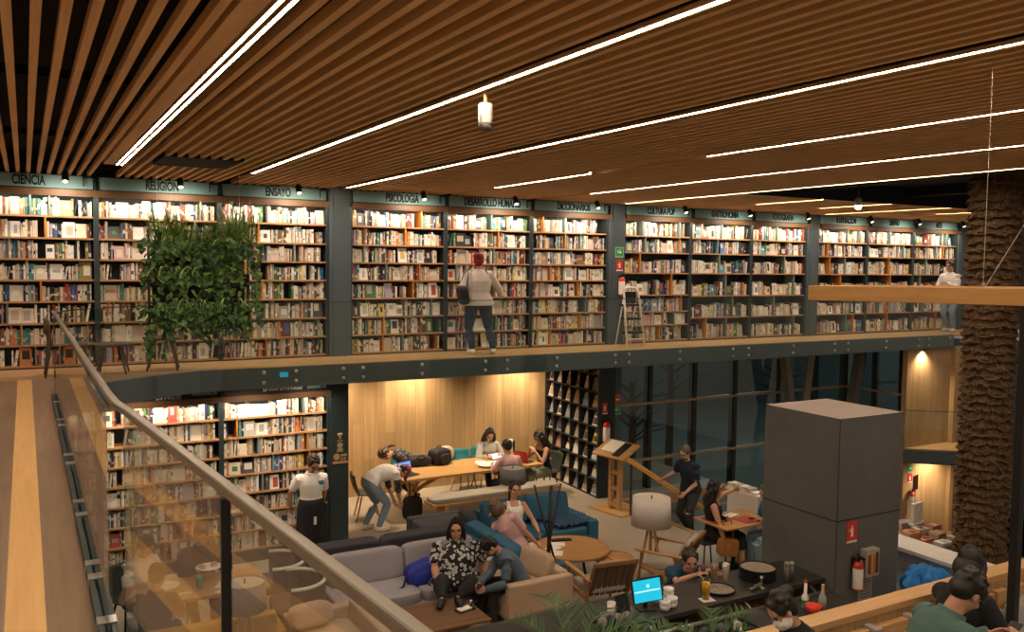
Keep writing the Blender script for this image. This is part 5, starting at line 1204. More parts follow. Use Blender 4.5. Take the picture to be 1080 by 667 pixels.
# potted palms in the foreground
def palm(c, h, n, seed, label, L=0.62):
    r_ = random.Random(seed)
    t = thing('potted_palm', label, 'plant', c, 0, 'potted palms before the bar')
    MB().lathe([(0.13, 0), (0.17, 0.02), (0.20, 0.34), (0.185, 0.34), (0.17, 0.30), (0.01, 0.29)], 24).build('pot', DGREYF, t, smooth=True)
    mb = MB(); st = MB()
    for k in range(n):
        a = 2*PI*k/n*2.4 + r_.uniform(-.3, .3); up_ = r_.uniform(0.5, 1.3); d = Vector((math.cos(a), math.sin(a), up_*1.4)).normalized(); p = Vector((0.04*math.cos(a), 0.04*math.sin(a), 0.3))
        pts_ = []; stemL = h-0.3
        for i in range(16):
            pts_.append(p.copy()); p = p + d*((stemL+L)/16); d = (d + Vector((0, 0, -0.05-0.014*i))*0.75).normalized()
        st.tube(pts_, [0.008*(1-i/17)+0.001 for i in range(16)], 5)
        for i in range(6, 16):
            tdir = (pts_[min(i+1, 15)]-pts_[i-1]).normalized(); sd = tdir.cross(Vector((0, 0, 1))); sd = sd.normalized() if sd.length > 1e-3 else Vector((1, 0, 0))
            for s_ in (-1, 1):
                for o_ in ((0, 0.5) if i % 2 else (0,)):
                    q = pts_[i].lerp(pts_[min(i+1, 15)], o_); blade(mb, q, tdir*0.75+sd*s_*0.75+Vector((0, 0, 0.12)), L*(0.62-0.03*abs(i-9))*r_.uniform(.8, 1.1), 0.013, 0.05, r_.choice((0, 0, 1, 2)), 4)
    mb.build('fronds', GREENS, t); st.build('stems', GREENS[1], t)
PP = [at(606, 690, 1.22), at(672, 690, 1.18), at(752, 680, 1.16)]
palm((PP[0].x, PP[0].y, 0.70), 0.80, 11, 1, 'spiky potted palm at the bottom edge, left of the monitor', 0.42)
palm((PP[1].x, PP[1].y, 0.70), 0.58, 9, 2, 'potted palm directly below the turquoise monitor', 0.34)
palm((PP[2].x, PP[2].y, 0.70), 0.62, 9, 3, 'potted palm below the glass of orange juice', 0.34)
t = thing('planter_bench', 'low dark planter shelf carrying the potted palms', 'shelf', ((PP[0].x+PP[2].x)/2, PP[1].y, 0)); MB().box(-1.15, 1.15, -0.25, 0.25, 0.66, 0.70).build('top', STEEL, t); 
for sx in (-1.05, 1.05): MB().box(sx-0.03, sx+0.03, -0.22, 0.22, 0, 0.66).build('leg', STEEL, t)
# ------------------------------------------------------------------ seating seen through the near balustrade glass
t = thing('dining_table', 'oak dining table with a green cup behind the near glass', 'table', (1.75, 10.55, 0)); MB().box(-0.72, 0.72, -0.38, 0.38, 0.71, 0.75).build('tabletop', TEAK, t, 0.006)
for sx in (-0.62, 0.62):
    for sy in (-0.34, 0.34): MB().box(sx-0.03, sx+0.03, sy-0.03, sy+0.03, 0, 0.71).build('leg', BLACK, t)
o = MB().lathe([(0.035, 0), (0.045, 0.15), (0.042, 0.15), (0.033, 0.006), (0.003, 0.006)], 18).build('cup', mat('green cup', (0.05, 0.22, 0.09), 0.5), smooth=True); o.location = (1.72, 10.45, 0.75); tag(o, 'green cup on the dining table behind the near glass', 'cup')
for k, (x, y) in enumerate(((1.95, 10.45), (2.05, 10.47), (1.5, 10.35), (1.95, 10.28))):
    o = MB().box(-0.035, 0.035, -0.11, 0.11, 0, 0.008).build('napkin', PAPER); o.location = (x, y, 0.75); o.rotation_euler = (0, 0, -0.5 if k < 2 else 0.8*k)
    tag(o, ['left white napkin of the pair right of the green cup', 'right white napkin of the pair right of the green cup', 'white napkin left of the green cup', 'white napkin nearest the yellow sofa'][k], 'napkin', 'napkins on the dining table')
plate((1.38, 10.66, 0.75), 0.15, 'white plate of food before the diner in the pale shirt', 0.02)
plate((1.87, 10.72, 0.88), 0.15, 'white plate held up by the diner in the dark top', 0.02)
sofa('sofa', 'mustard yellow sofa seen from behind through the near glass', 'sofa', (1.70, 9.82, 0), PI, 1.6, 0.68, MUSTF, 2, 0.13, 0.55, 0.80, backs=False)
sofa('sofa', 'beige sofa with its side to the camera behind the near glass', 'sofa', (2.98, 9.2, 0), R(-90), 1.35, 0.9, BEIGEF, 1, 0.15, 0.60, 0.70, backs=False)
pillow('throw_pillow', 'pale cushion standing in the corner of the beige sofa behind glass', 'cushion', BEIGEF, (2.78, 9.58, 0.55), (0.5, 0.22, 0.28), (R(-12), 0, 0.15))
for x, y, lab in ((2.78, 11.15, 'round backed grey tub chair farther from the camera, behind glass'), (2.80, 10.35, 'round backed grey tub chair nearer the camera, behind glass')):
    t = thing('tub_chair', lab, 'chair', (x, y, 0), R(-100), 'grey tub chairs'); MB().cushion((0, 0, 0.40), (0.56, 0.56, 0.14), e=0.4).build('seat', DGREYF, t, smooth=True)
    mb = MB(); rg = []
    for k in range(17):
        a = R(-10)+R(200)*k/16; cx_, cy_ = math.cos(a), math.sin(a); rg.append([(0.34*cx_, 0.34*cy_, 0.34), (0.37*cx_, 0.37*cy_, 0.34), (0.39*cx_, 0.39*cy_, 0.70), (0.36*cx_, 0.36*cy_, 0.70)])
    mb.loft(rg); mb.build('shell', mat('dark shell', (0.06, 0.05, 0.045), 0.8), t, smooth=False)
    MB().tube([(0.375*math.cos(R(-10)+R(200)*k/16), 0.375*math.sin(R(-10)+R(200)*k/16), 0.705) for k in range(17)], 0.022, 8).build('piping', PAPER, t, smooth=True)
    for k in range(4): MB().tube([(0.2*math.cos(k*PI/2+.8), 0.2*math.sin(k*PI/2+.8), 0.34), (0.26*math.cos(k*PI/2+.8), 0.26*math.sin(k*PI/2+.8), 0)], 0.016, 8).build('leg', OAKZ, t)
t = thing('side_table', 'low brown side table with white sheets behind the near handrail', 'table', (3.55, 7.75, 0)); MB().box(-0.45, 0.45, -0.32, 0.32, 0.44, 0.48).build('tabletop', WALNUT, t, 0.005)
for sx in (-0.38, 0.38):
    for sy in (-0.26, 0.26): MB().box(sx-0.025, sx+0.025, sy-0.025, sy+0.025, 0, 0.44).build('leg', BLACK, t)
for k in range(2):
    o = MB().box(-0.15, 0.15, -0.11, 0.11, 0, 0.012).build('paper_sheet', PAPER); o.location = (3.63+0.02*k, 7.85-0.02*k, 0.48+0.013*k); o.rotation_euler = (0, 0, -0.3+0.1*k); tag(o, ['lower white sheet stack on the low brown side table', 'upper white sheet stack on the low brown side table'][k], 'paper', 'white sheets on the side table')
for x, y, rz, lab in ((4.35, 8.3, 2.9, 'low brown lounge chair at the bottom edge, nearer the handrail'), (4.95, 8.35, 3.3, 'low brown lounge chair at the bottom edge, nearer the beige armchair')):
    t = thing('low_chair', lab, 'chair', (x, y, 0), rz, 'low brown chairs'); MB().cushion((0, 0, 0.34), (0.55, 0.55, 0.16), e=0.4).build('seat_cushion', BROWNF, t, smooth=True); MB().cushion((0, 0.25, 0.52), (0.52, 0.16, 0.42), (R(-15), 0, 0), 0.5).build('back_cushion', BROWNF, t, smooth=True)
    for sx in (-0.22, 0.22):
        for sy in (-0.2, 0.2): MB().tube([(sx, sy, 0.28), (sx*1.1, sy*1.1, 0)], 0.018, 8).build('leg', WALNUTZ, t)

# ------------------------------------------------------------------ people
SKIN = [mat('warm skin', (0.50, 0.27, 0.17), 0.5, 0, 0.05, 4), mat('tan skin', (0.38, 0.19, 0.11), 0.5, 0, 0.05, 4), mat('fair skin', (0.60, 0.35, 0.24), 0.5, 0, 0.05, 4)]
HAIRB = mat('black hair', (0.012, 0.010, 0.010), 0.45, 0, 0.4, 30); HAIRBR = mat('dark brown hair', (0.035, 0.018, 0.011), 0.45, 0, 0.4, 30)
HAIRL = mat('streaked brown hair', (0.13, 0.075, 0.04), 0.5, 0, 0.6, 24); HAIRR = mat('dyed red hair', (0.19, 0.008, 0.02), 0.5, 0, 0.3, 30); HAIRG = mat('greying hair', (0.10, 0.085, 0.075), 0.5, 0, 0.5, 30)
EYEM = mat('dark eye', (0.02, 0.014, 0.010), 0.2); LIPM = mat('lips', (0.36, 0.12, 0.09), 0.4)
def cloth(name, col, var=0.12): return mat(name, col, 0.9, 0, var, 9, 0.2, 180)
def floral(name, base, spot, scale=22.0, thr=0.30):
    if name in MATS: return MATS[name]
    m, t, b = _new(name)
    tc = t.nodes.new('ShaderNodeTexCoord'); v = t.nodes.new('ShaderNodeTexVoronoi'); v.inputs['Scale'].default_value = scale
    t.links.new(tc.outputs['Object'], v.inputs['Vector']); rp = t.nodes.new('ShaderNodeValToRGB'); rp.color_ramp.interpolation = 'CONSTANT'
    rp.color_ramp.elements[0].color = (*spot, 1); rp.color_ramp.elements[1].position = thr; rp.color_ramp.elements[1].color = (*base, 1)
    e = rp.color_ramp.elements.new(thr*0.3); e.color = (*[c*0.35 for c in spot], 1); e2 = rp.color_ramp.elements.new(thr*0.48); e2.color = (*spot, 1)
    t.links.new(v.outputs['Distance'], rp.inputs[0]); t.links.new(rp.outputs[0], b.inputs['Base Color']); b.inputs['Roughness'].default_value = 0.9
    MATS[name] = m
    return m
def fuse(mb, name, m, parent, voxel, it=4):
    """merge the overlapping closed shells of mb into one continuous smooth surface"""
    me = bpy.data.meshes.new('tmp'); me.from_pydata(mb.v, [], mb.f); me.update()
    bm = bmesh.new(); bm.from_mesh(me); bmesh.ops.recalc_face_normals(bm, faces=bm.faces); bm.to_mesh(me); bm.free()
    o = bpy.data.objects.new('tmp', me); C.objects.link(o)
    r = o.modifiers.new('r', 'REMESH'); r.mode = 'VOXEL'; r.voxel_size = voxel
    s = o.modifiers.new('s', 'SMOOTH'); s.factor = 0.5; s.iterations = it
    n = bpy.data.meshes.new_from_object(o.evaluated_get(bpy.context.evaluated_depsgraph_get()))
    bpy.data.objects.remove(o); bpy.data.meshes.remove(me)
    n.name = name; n.materials.clear(); n.materials.append(m)
    n.transform(root_matrix(parent).inverted())
    n.polygons.foreach_set('use_smooth', [True]*len(n.polygons))
    q = bpy.data.objects.new(name, n); C.objects.link(q); q.parent = parent
    return q
def ik(a, b, l1, l2, pole):
    a, b = Vector(a), Vector(b); d = b-a; L = min(d.length, (l1+l2)*0.995); d.normalize(); b2 = a+d*L
    x = (l1*l1-l2*l2+L*L)/(2*L); h = math.sqrt(max(0, l1*l1-x*x)); p = Vector(pole); p = p-d*p.dot(d)
    if p.length < 1e-4: p = Vector((0, 0, -1))
    return a+d*x+p.normalized()*h, b2
def person(label, pelvis, yaw, hands, feet, lean=0, tilt=0, head=(0, 0, 0), s=1.0, fat=1.0, skin=0, hair=('short', None), top=None, bottom=None, shoes=None, extra=None,
           elbows=None, knees=None, curl=0.7, hs_=1.06, female=False, vox=0.0085, glasses=False, beard=False, floor=None, twist=0.0):
    P0 = Vector(pelvis); ya = R(yaw)
    F0 = Vector((math.cos(ya), math.sin(ya), 0)); L0 = Vector((-math.sin(ya), math.cos(ya), 0)); U0 = Vector((0, 0, 1))
    def tb(q):            # torso frame, bent by a share q of the lean and tilt
        M = Matrix.Rotation(R(lean)*q, 3, L0) @ Matrix.Rotation(-R(tilt)*q, 3, F0) @ Matrix.Rotation(R(twist)*q, 3, U0)
        return M @ F0, M @ L0, M @ U0
    root = thing('person', label, 'person', (P0.x, P0.y, floor if floor is not None else min(f[2] for f in feet)))
    k = s
    spine = [P0.copy()]; frames = []
    N = 10; step = 0.50*k/N
    for i in range(N+1):
        f_, l_, u_ = tb(0.45+0.55*min(1, i/5)); frames.append((f_, l_, u_))
        if i < N: spine.append(spine[-1]+u_*step)
    fC, lC, uC = frames[-1]
    prof = [(-0.22, .10, .085), (-0.10, .168, .118), (0.0, .172, .122), (0.15, .158, .112), (0.32, .138, .102), (0.55, .155, .118), (0.75, .168, .118), (0.88, .160, .10), (0.97, .105, .078), (1.04, .058, .058), (1.16, .052, .054)]
    if female: prof = [(-0.22, .10, .085), (-0.10, .176, .122), (0.0, .174, .122), (0.15, .152, .108), (0.32, .124, .094), (0.55, .142, .112), (0.70, .152, .128), (0.88, .146, .094), (0.97, .096, .072), (1.04, .050, .052), (1.16, .046, .048)]
    def torso(mb, t0, t1, grow, belly=0.0, flare=0.0):
        rings = []
        ts = [t0] + [p for p, _, _ in prof if t0 < p < t1] + [t1]
        for t in ts:
            ws = np.interp(t, [p[0] for p in prof], [p[1] for p in prof])*k; ds = np.interp(t, [p[0] for p in prof], [p[2] for p in prof])*k
            fk = 1+(fat-1)*max(0, min(1.0, (1.0-t)/0.42)); ws = ws*fk+grow; ds = ds*fk+grow
            if flare and t < 0.35: ws += flare*(0.35-t); ds += flare*(0.35-t)
            x = max(0, min(1, t))*N; i = min(N-1, int(x)); c = spine[i].lerp(spine[i+1], x-i) if t >= 0 else spine[0]+frames[0][2]*(t*0.5*k)
            if t > 1: c = spine[N]+uC*((t-1)*0.5*k)+fC*(0.02*(t-1)/0.16*k)
            f_, l_, u_ = frames[min(N, max(0, int(round(x))))]
            bl = belly*math.exp(-((t-0.2)/0.25)**2)
            rings.append([c + l_*(ws*math.cos(2*PI*j/20)) + f_*((ds+(bl if math.sin(2*PI*j/20) > 0 else 0))*math.sin(2*PI*j/20)) for j in range(20)])
        mb.loft(rings)
    shw = 0.172*k*(0.94 if female else 1.02)*(1+(fat-1)*0.5)
    arms = []
    for side, hd in ((1, hands[0]), (-1, hands[1])):
        S = spine[N]-uC*(0.055*k)+lC*(side*shw)
        pole = elbows[0 if side == 1 else 1] if elbows and elbows[0 if side == 1 else 1] is not None else (-F0*0.5+L0*(side*0.6)-U0*0.7)
        E_, Wp = ik(S, hd, 0.29*k, 0.255*k, pole); arms.append((side, S, E_, Wp))
    legs = []
    for side, ft in ((1, feet[0]), (-1, feet[1])):
        Hp = P0+L0*(side*0.092*k*(1+(fat-1)*0.6))-U0*(0.03*k)
        An = Vector(ft)+U0*(0.085*k)
        pole = knees[0 if side == 1 else 1] if knees and knees[0 if side == 1 else 1] is not None else F0+L0*(side*0.15)+U0*0.3
        K, A = ik(Hp, An, 0.42*k, 0.41*k, pole); legs.append((side, Hp, K, A))
    def limb(mb, pts, rs, g=0.0, n=12): mb.tube(pts, [r*k+g for r in rs], n)
    def arm(mb, a, frac, g, fk=1.0):
        side, S, E_, Wp = a; fk = 1+(fat-1)*0.45
        pts_ = [S+lC*(-side*0.05*k)-uC*0.0, S, S.lerp(E_, 0.35), S.lerp(E_, 0.8), E_, E_.lerp(Wp, 0.3), E_.lerp(Wp, 0.75), Wp]
        rs = [0.05*fk, 0.054*fk, 0.049*fk, 0.040*fk, 0.037*fk, 0.039*fk, 0.029, 0.026]
        cut = {'short': 4, 'tiny': 3, 'long': 8, 'rolled': 7}[frac]
        limb(mb, pts_[:cut], rs[:cut], g)
        mb.ball(pts_[cut-1], (rs[cut-1]*k+g)*0.98) if g == 0 else None
    def leg(mb, l, n0, g):
        side, Hp, K, A = l; fk = 1+(fat-1)*0.7
        pts_ = [Hp+U0*0.03, Hp, Hp.lerp(K, 0.45), Hp.lerp(K, 0.9), K, K.lerp(A, 0.3), K.lerp(A, 0.75), A]
        rs = [0.085*fk, 0.092*fk, 0.078*fk, 0.058*fk, 0.055*fk, 0.054*fk, 0.040, 0.036]
        limb(mb, pts_[:n0], rs[:n0], g)
    # head frame
    hy, hp, hr = [R(v) for v in head]
    Hm = Matrix.Rotation(hy, 3, uC) ; f1 = Hm @ fC; l1 = Hm @ lC
    Hm2 = Matrix.Rotation(hp, 3, l1); f1 = Hm2 @ f1; u1 = Hm2 @ uC
    Hm3 = Matrix.Rotation(-hr, 3, f1); l1 = Hm3 @ l1; u1 = Hm3 @ u1
    NB = spine[N]+uC*(0.06*k); HC = NB+(uC*0.5+u1*0.5).normalized()*(0.125*k)+f1*(0.022*k)
    hk = hs_*k
    HM = Matrix((f1, l1, u1)).transposed()
    hp_ = lambda x, y, z: HC+HM @ Vector((x*hk, y*hk, z*hk))
    def hb(mb, c, r, n1=16, n2=11): mb.ball(hp_(*c), tuple(v*hk for v in r), HM, n1, n2)
    body = MB()
    torso(body, -0.22, 1.16, 0.0, 0.0)
    body.tube([spine[N]-uC*0.02, NB, HC-u1*0.04*k-f1*0.01*k], [0.054*k, 0.05*k, 0.052*k], 14)
    for a in arms: arm(body, a, 'long', 0.0)
    for l in legs: leg(body, l, 8, 0.0)
    hb(body, (-0.005, 0, 0.03), (0.096, 0.076, 0.088)); hb(body, (0.022, 0, -0.045), (0.066, 0.057, 0.070)); hb(body, (0.055, 0, -0.092), (0.028, 0.030, 0.020))
    hb(body, (0.094, 0, -0.012), (0.019, 0.0125, 0.018)); hb(body, (0.086, 0, 0.012), (0.014, 0.010, 0.030)); hb(body, (0.076, 0, 0.036), (0.018, 0.052, 0.012))
    for sd in (-1, 1): hb(body, (0.0, sd*0.078, -0.005), (0.020, 0.009, 0.032)); hb(body, (0.062, sd*0.038, -0.022), (0.026, 0.024, 0.022))
    for (side, S, E_, Wp) in arms:     # hands: palm, four unequal bent fingers, thumb from the side of the palm
        d = (Wp-E_).normalized(); nrm = (-lC*side*0.7 - U0*0.3 + F0*0.1); nrm = (nrm-d*nrm.dot(d)).normalized(); ac = d.cross(nrm).normalized()
        if ac.dot(F0) < 0: ac = -ac
        Mh = Matrix((d, ac, nrm)).transposed()
        body.ball(Wp+d*0.046*k, (0.050*k, 0.040*k, 0.016*k), Mh, 12, 9)
        for j, (off, Lf) in enumerate(((0.030, 0.068), (0.010, 0.076), (-0.010, 0.071), (-0.029, 0.056))):
            b0 = Wp+d*(0.078*k)+ac*(off*k); c1_ = curl*0.55; dd = d*math.cos(c1_)+nrm*math.sin(c1_); q1 = b0+dd*(Lf*0.45*k); c2_ = curl*1.25; dd2 = d*math.cos(c2_)+nrm*math.sin(c2_)
            q2 = q1+dd2*(Lf*0.32*k); c3_ = curl*1.8; q3 = q2+(d*math.cos(c3_)+nrm*math.sin(c3_))*(Lf*0.25*k)
            body.tube([b0-d*0.02*k, b0, q1, q2, q3], [0.0095*k, 0.0098*k, 0.0092*k, 0.0086*k, 0.0075*k], 8)
        t0 = Wp+d*0.022*k+ac*0.030*k; t1 = t0+(d*0.55+ac*0.62+nrm*0.35).normalized()*0.038*k; t2 = t1+(d*0.85+ac*0.15+nrm*0.5).normalized()*0.032*k
        body.tube([t0-ac*0.012*k, t0, t1, t2], [0.012*k, 0.0125*k, 0.0105*k, 0.0085*k], 8)
    for (side, Hp, K, A) in legs:
        fd = F0+L0*(side*0.18); fd.normalize()
        Mf = Matrix((fd, U0.cross(fd), U0)).transposed()
        body.ball(A+fd*0.055*k-U0*0.048*k, (0.125*k, 0.044*k, 0.034*k), Mf, 14, 9); body.ball(A-U0*0.035*k-fd*0.01*k, (0.045*k, 0.038*k, 0.05*k), Mf, 12, 8)
    fuse(body, 'body', SKIN[skin], root, vox)
    for sd in (-1, 1):
        e = MB(); hb(e, (0.079, sd*0.031, 0.012), (0.010, 0.0135, 0.0075), 10, 7); e.build('eye', EYEM, root, 0, True, True)
        hm = hair[1] or HAIRB
        e = MB(); hb(e, (0.084, sd*0.033, 0.032), (0.010, 0.020, 0.005), 10, 7); e.build('eyebrow', hm, root, 0, True, True)
    e = MB(); hb(e, (0.078, 0, -0.062), (0.012, 0.023, 0.008), 10, 7); e.build('lips', LIPM, root, 0, True, True)
    hs, hm = hair; hm = hm or HAIRB; h = MB(); voxh = 0.008
    if hs != 'cap':
        hb(h, (-0.020, 0, 0.046), (0.098, 0.086, 0.086), 20, 13); hb(h, (-0.045, 0, 0.0), (0.066, 0.080, 0.075)); 
        for sd in (-1, 1): hb(h, (0.005, sd*0.066, 0.045), (0.055, 0.022, 0.045))
        rh = random.Random(int(abs(P0.x*1000+P0.y*77)))
        for q in range(34):
            a_, e_ = rh.uniform(0, 6.283), rh.uniform(0.05, 1.5); x_, y_, z_ = 0.092*math.cos(a_)*math.cos(e_)-0.022, 0.084*math.sin(a_)*math.cos(e_), 0.086*math.sin(e_)+0.05
            if x_ > 0.055 and z_ < 0.08: continue
            hb(h, (x_, y_, z_), (0.020, 0.018, 0.016), 8, 6)
    if hs in ('long', 'curly'):
        for j in range(9):
            a = R(95+170*j/8); x, y = 0.082*math.cos(a), 0.086*math.sin(a)
            z0, L_ = 0.03, (0.27 if hs == 'long' else 0.30)
            wob = 0.0 if hs == 'long' else 0.022
            pts_ = [hp_(x*(1+0.12*i)-0.02*i*0.2+wob*math.sin(i*2.1+j), y*(1+0.10*i)+wob*math.cos(i*1.7+j*2), z0-L_*i/5) for i in range(6)]
            h.tube(pts_, [0.030*k, 0.036*k, 0.038*k, 0.036*k, 0.030*k, 0.014*k], 9)
        for sd in (-1, 1): h.tube([hp_(0.045, sd*0.060, 0.085), hp_(0.045, sd*0.083, 0.02), hp_(0.03, sd*0.092, -0.07), hp_(0.02, sd*0.096, -0.16)], [0.02*k, 0.022*k, 0.024*k, 0.012*k], 9)
    if hs == 'bob':
        hb(h, (-0.03, 0, -0.03), (0.085, 0.10, 0.105))
        for sd in (-1, 1): h.tube([hp_(0.04, sd*0.055, 0.09), hp_(0.042, sd*0.085, 0.02), hp_(0.035, sd*0.095, -0.07), hp_(0.025, sd*0.092, -0.115)], [0.022*k, 0.026*k, 0.028*k, 0.014*k], 9)
    if hs == 'bun': hb(h, (-0.115, 0, 0.07), (0.045, 0.048, 0.045)); hb(h, (-0.05, 0, -0.03), (0.05, 0.07, 0.06))
    if hs == 'tied': hb(h, (-0.10, 0, -0.02), (0.04, 0.045, 0.05)); h.tube([hp_(-0.12, 0, -0.02), hp_(-0.14, 0, -0.12), hp_(-0.12, 0, -0.24)], [0.03*k, 0.03*k, 0.01*k], 9)
    if hs != 'cap': fuse(h, 'hair', hm, root, voxh, 2)
    else:
        hb(h, (-0.03, 0, 0.0), (0.078, 0.080, 0.075)); fuse(h, 'hair', HAIRB, root, voxh, 2)
        c_ = MB(); hb(c_, (-0.012, 0, 0.055), (0.102, 0.088, 0.078), 20, 12); c_.ball(hp_(0.10, 0, 0.055), (0.075*hk, 0.068*hk, 0.008*hk), HM, 16, 8); fuse(c_, 'cap', hm, root, 0.007, 1)
    if beard: b = MB(); hb(b, (0.035, 0, -0.075), (0.058, 0.058, 0.042)); hb(b, (0.088, 0, -0.045), (0.012, 0.03, 0.008)); fuse(b, 'beard', HAIRG, root, voxh, 2)
    if glasses:
        g_ = MB()
        for sd in (-1, 1):
            g_.tube([hp_(0.098, sd*0.033+0.021*math.cos(a), 0.010+0.017*math.sin(a)) for a in [2*PI*i/12 for i in range(13)]], 0.0022*k, 6); g_.tube([hp_(0.096, sd*0.054, 0.014), hp_(0.01, sd*0.083, 0.016)], 0.0022*k, 6)
        g_.tube([hp_(0.1, -0.012, 0.012), hp_(0.1, 0.012, 0.012)], 0.0022*k, 6); g_.build('glasses', BLACK, root, 0, True, True)
    # clothing
    if bottom:
        kind, m = bottom[0], bottom[1]; b = MB()
        torso(b, -0.22, 0.26, 0.012)
        if kind in ('trousers', 'wide'):
            for l in legs: leg(b, l, 8, 0.014 if kind == 'trousers' else 0.03)
        elif kind == 'shorts':
            for l in legs: leg(b, l, 4, 0.016)
        elif kind == 'skirt':
            for l in legs: leg(b, l, 6, 0.030)
            (s1, H1, K1, A1), (s2, H2, K2, A2) = legs
            for q in (0.25, 0.5, 0.75): b.tube([H1.lerp(H2, q), K1.lerp(K2, q), K1.lerp(K2, q).lerp(A1.lerp(A2, q), 0.55)], [0.10*k, 0.085*k, 0.08*k], 12)
        fuse(b, {'trousers': 'trousers', 'wide': 'trousers', 'shorts': 'shorts', 'skirt': 'skirt'}[kind], m, root, 0.0095, 4)
    if top:
        sl, m = top[0], top[1]; t0 = top[2] if len(top) > 2 else -0.05; g = top[3] if len(top) > 3 else 0.017; b = MB()
        t1 = {'none': 0.86, 'strap': 0.80}.get(sl, 1.09)
        torso(b, t0, t1, g, flare=0.04 if g > 0.02 else 0.0, belly=0.02*(fat-1)*4)
        if sl in ('none', 'strap'):
            for a in arms:
                S = a[1]; q = S-lC*(a[0]*0.075*k)
                r_ = 0.030 if sl == 'none' else 0.012
                b.tube([spine[N]-uC*(0.14*k)+lC*(a[0]*0.075*k)+fC*(0.105*k), q+uC*(0.045*k)+fC*0.02*k, q+uC*(0.045*k)-fC*0.03*k, spine[N]-uC*(0.14*k)+lC*(a[0]*0.07*k)-fC*(0.095*k)], [r_*k]*4, 10)
        else:
            for a in arms: arm(b, a, sl, g)
        fuse(b, 'shirt' if sl not in ('none', 'strap') else 'tank_top', m, root, 0.0095, 4)
    if shoes:
        for (side, Hp, K, A) in legs:
            fd = F0+L0*(side*0.18); fd.normalize(); Mf = Matrix((fd, U0.cross(fd), U0)).transposed(); b = MB()
            b.ball(A+fd*0.06*k-U0*0.042*k, (0.142*k, 0.052*k, 0.044*k), Mf, 16, 9, 0.75, 0.9); b.tube([A-U0*0.04*k, A+U0*0.005*k], [0.052*k, 0.047*k], 12); fuse(b, 'shoe', shoes, root, 0.009, 2)
    return dict(root=root, HC=HC, HM=HM, fC=fC, lC=lC, uC=uC, spine=spine, arms=arms, legs=legs, k=k, hp=hp_)
V = Vector
JEAN = cloth('blue jeans', (0.19, 0.27, 0.35), 0.25); DJEAN = cloth('dark jeans', (0.022, 0.045, 0.085), 0.25); BLACKC = cloth('black cloth', (0.012, 0.012, 0.014)); WHITEC = cloth('white cotton', (0.86, 0.81, 0.76), 0.04)
GREYC = cloth('pale grey knit', (0.62, 0.55, 0.50), 0.06); PINKC = cloth('pale pink cotton', (0.60, 0.36, 0.35), 0.08); NAVYC = cloth('navy cotton', (0.016, 0.022, 0.045)); SHOEW = mat('white sneaker', (0.68, 0.63, 0.57), 0.6)
# woman at the upper shelves
a = person('person in a pale sweatshirt with red hair browsing the upper shelves', (6.50, 12.70, UF+0.86), 78, [(6.22, 12.70, UF+0.80), (7.06, 12.92, UF+0.96)], [(6.38, 12.66, UF), (6.72, 12.58, UF)], head=(-18, 8, 0), s=0.98, fat=1.3, hair=('bun', HAIRR), top=('long', GREYC, -0.12, 0.03), bottom=('trousers', DJEAN), shoes=SHOEW, female=True)
t = thing('shoulder_bag', 'black shoulder bag on the back of the person with red hair', 'bag', (6.18, 12.62, UF+0.97), R(10))
MB().cushion((0, 0, 0), (0.13, 0.34, 0.30), (0, R(-12), R(-20)), 0.5).build('body', BAGM, t, smooth=True); MB().tube([(0, 0.1, 0.12), (0.06, 0.06, 0.36), (0.09, -0.02, 0.42), (0.04, -0.08, 0.3), (0, -0.1, 0.12)], 0.010, 8).build('strap', BAGM, t)
person('person in white shirt and blue jeans half hidden by the palm trunk, upper floor', (19.12, 12.80, UF+0.88), 190, [(18.8, 12.7, UF+1.15), (18.85, 12.95, UF+1.1)], [(19.12, 12.72, UF), (19.2, 12.92, UF)], lean=12, s=1.0, hair=('short', HAIRBR), top=('long', WHITEC, -0.08, 0.022), bottom=('trousers', JEAN), shoes=SHOEW, vox=0.011)
# shop assistant
a = person('person in white shirt and long black apron standing at the lower bookcase', (3.72, 12.78, 0.89), 262, [(3.93, 12.92, 0.84), (3.46, 12.98, 0.86)], [(3.82, 12.76, 0), (3.60, 12.76, 0)], lean=8, head=(14, 26, 4), s=1.0, hair=('short', HAIRBR), skin=1, top=('short', WHITEC, 0.05, 0.024), bottom=('trousers', BLACKC), shoes=BLACK)
ap = MB(); ap.loft([[(3.72+w_*math.cos(q), 12.755+d_*math.sin(q), z) for q in [R(180+180*i/10) for i in range(11)]] + [(3.72+(w_-0.012)*math.cos(q), 12.755+(d_-0.012)*math.sin(q), z) for q in [R(360-180*i/10) for i in range(11)]] for z, w_, d_ in ((0.28, 0.25, 0.20), (0.6, 0.235, 0.19), (0.9, 0.215, 0.17), (1.02, 0.19, 0.155))])
ap.build('apron', BLACKC, a['root'], 0, True, True); MB().box(3.70, 3.74, 12.548, 12.554, 0.66, 0.78).build('name_tag', PAPER, a['root'], world=True); MB().box(3.78, 3.87, 12.61, 12.625, 1.24, 1.30).build('pocket_badge', BM[9], a['root'], world=True)
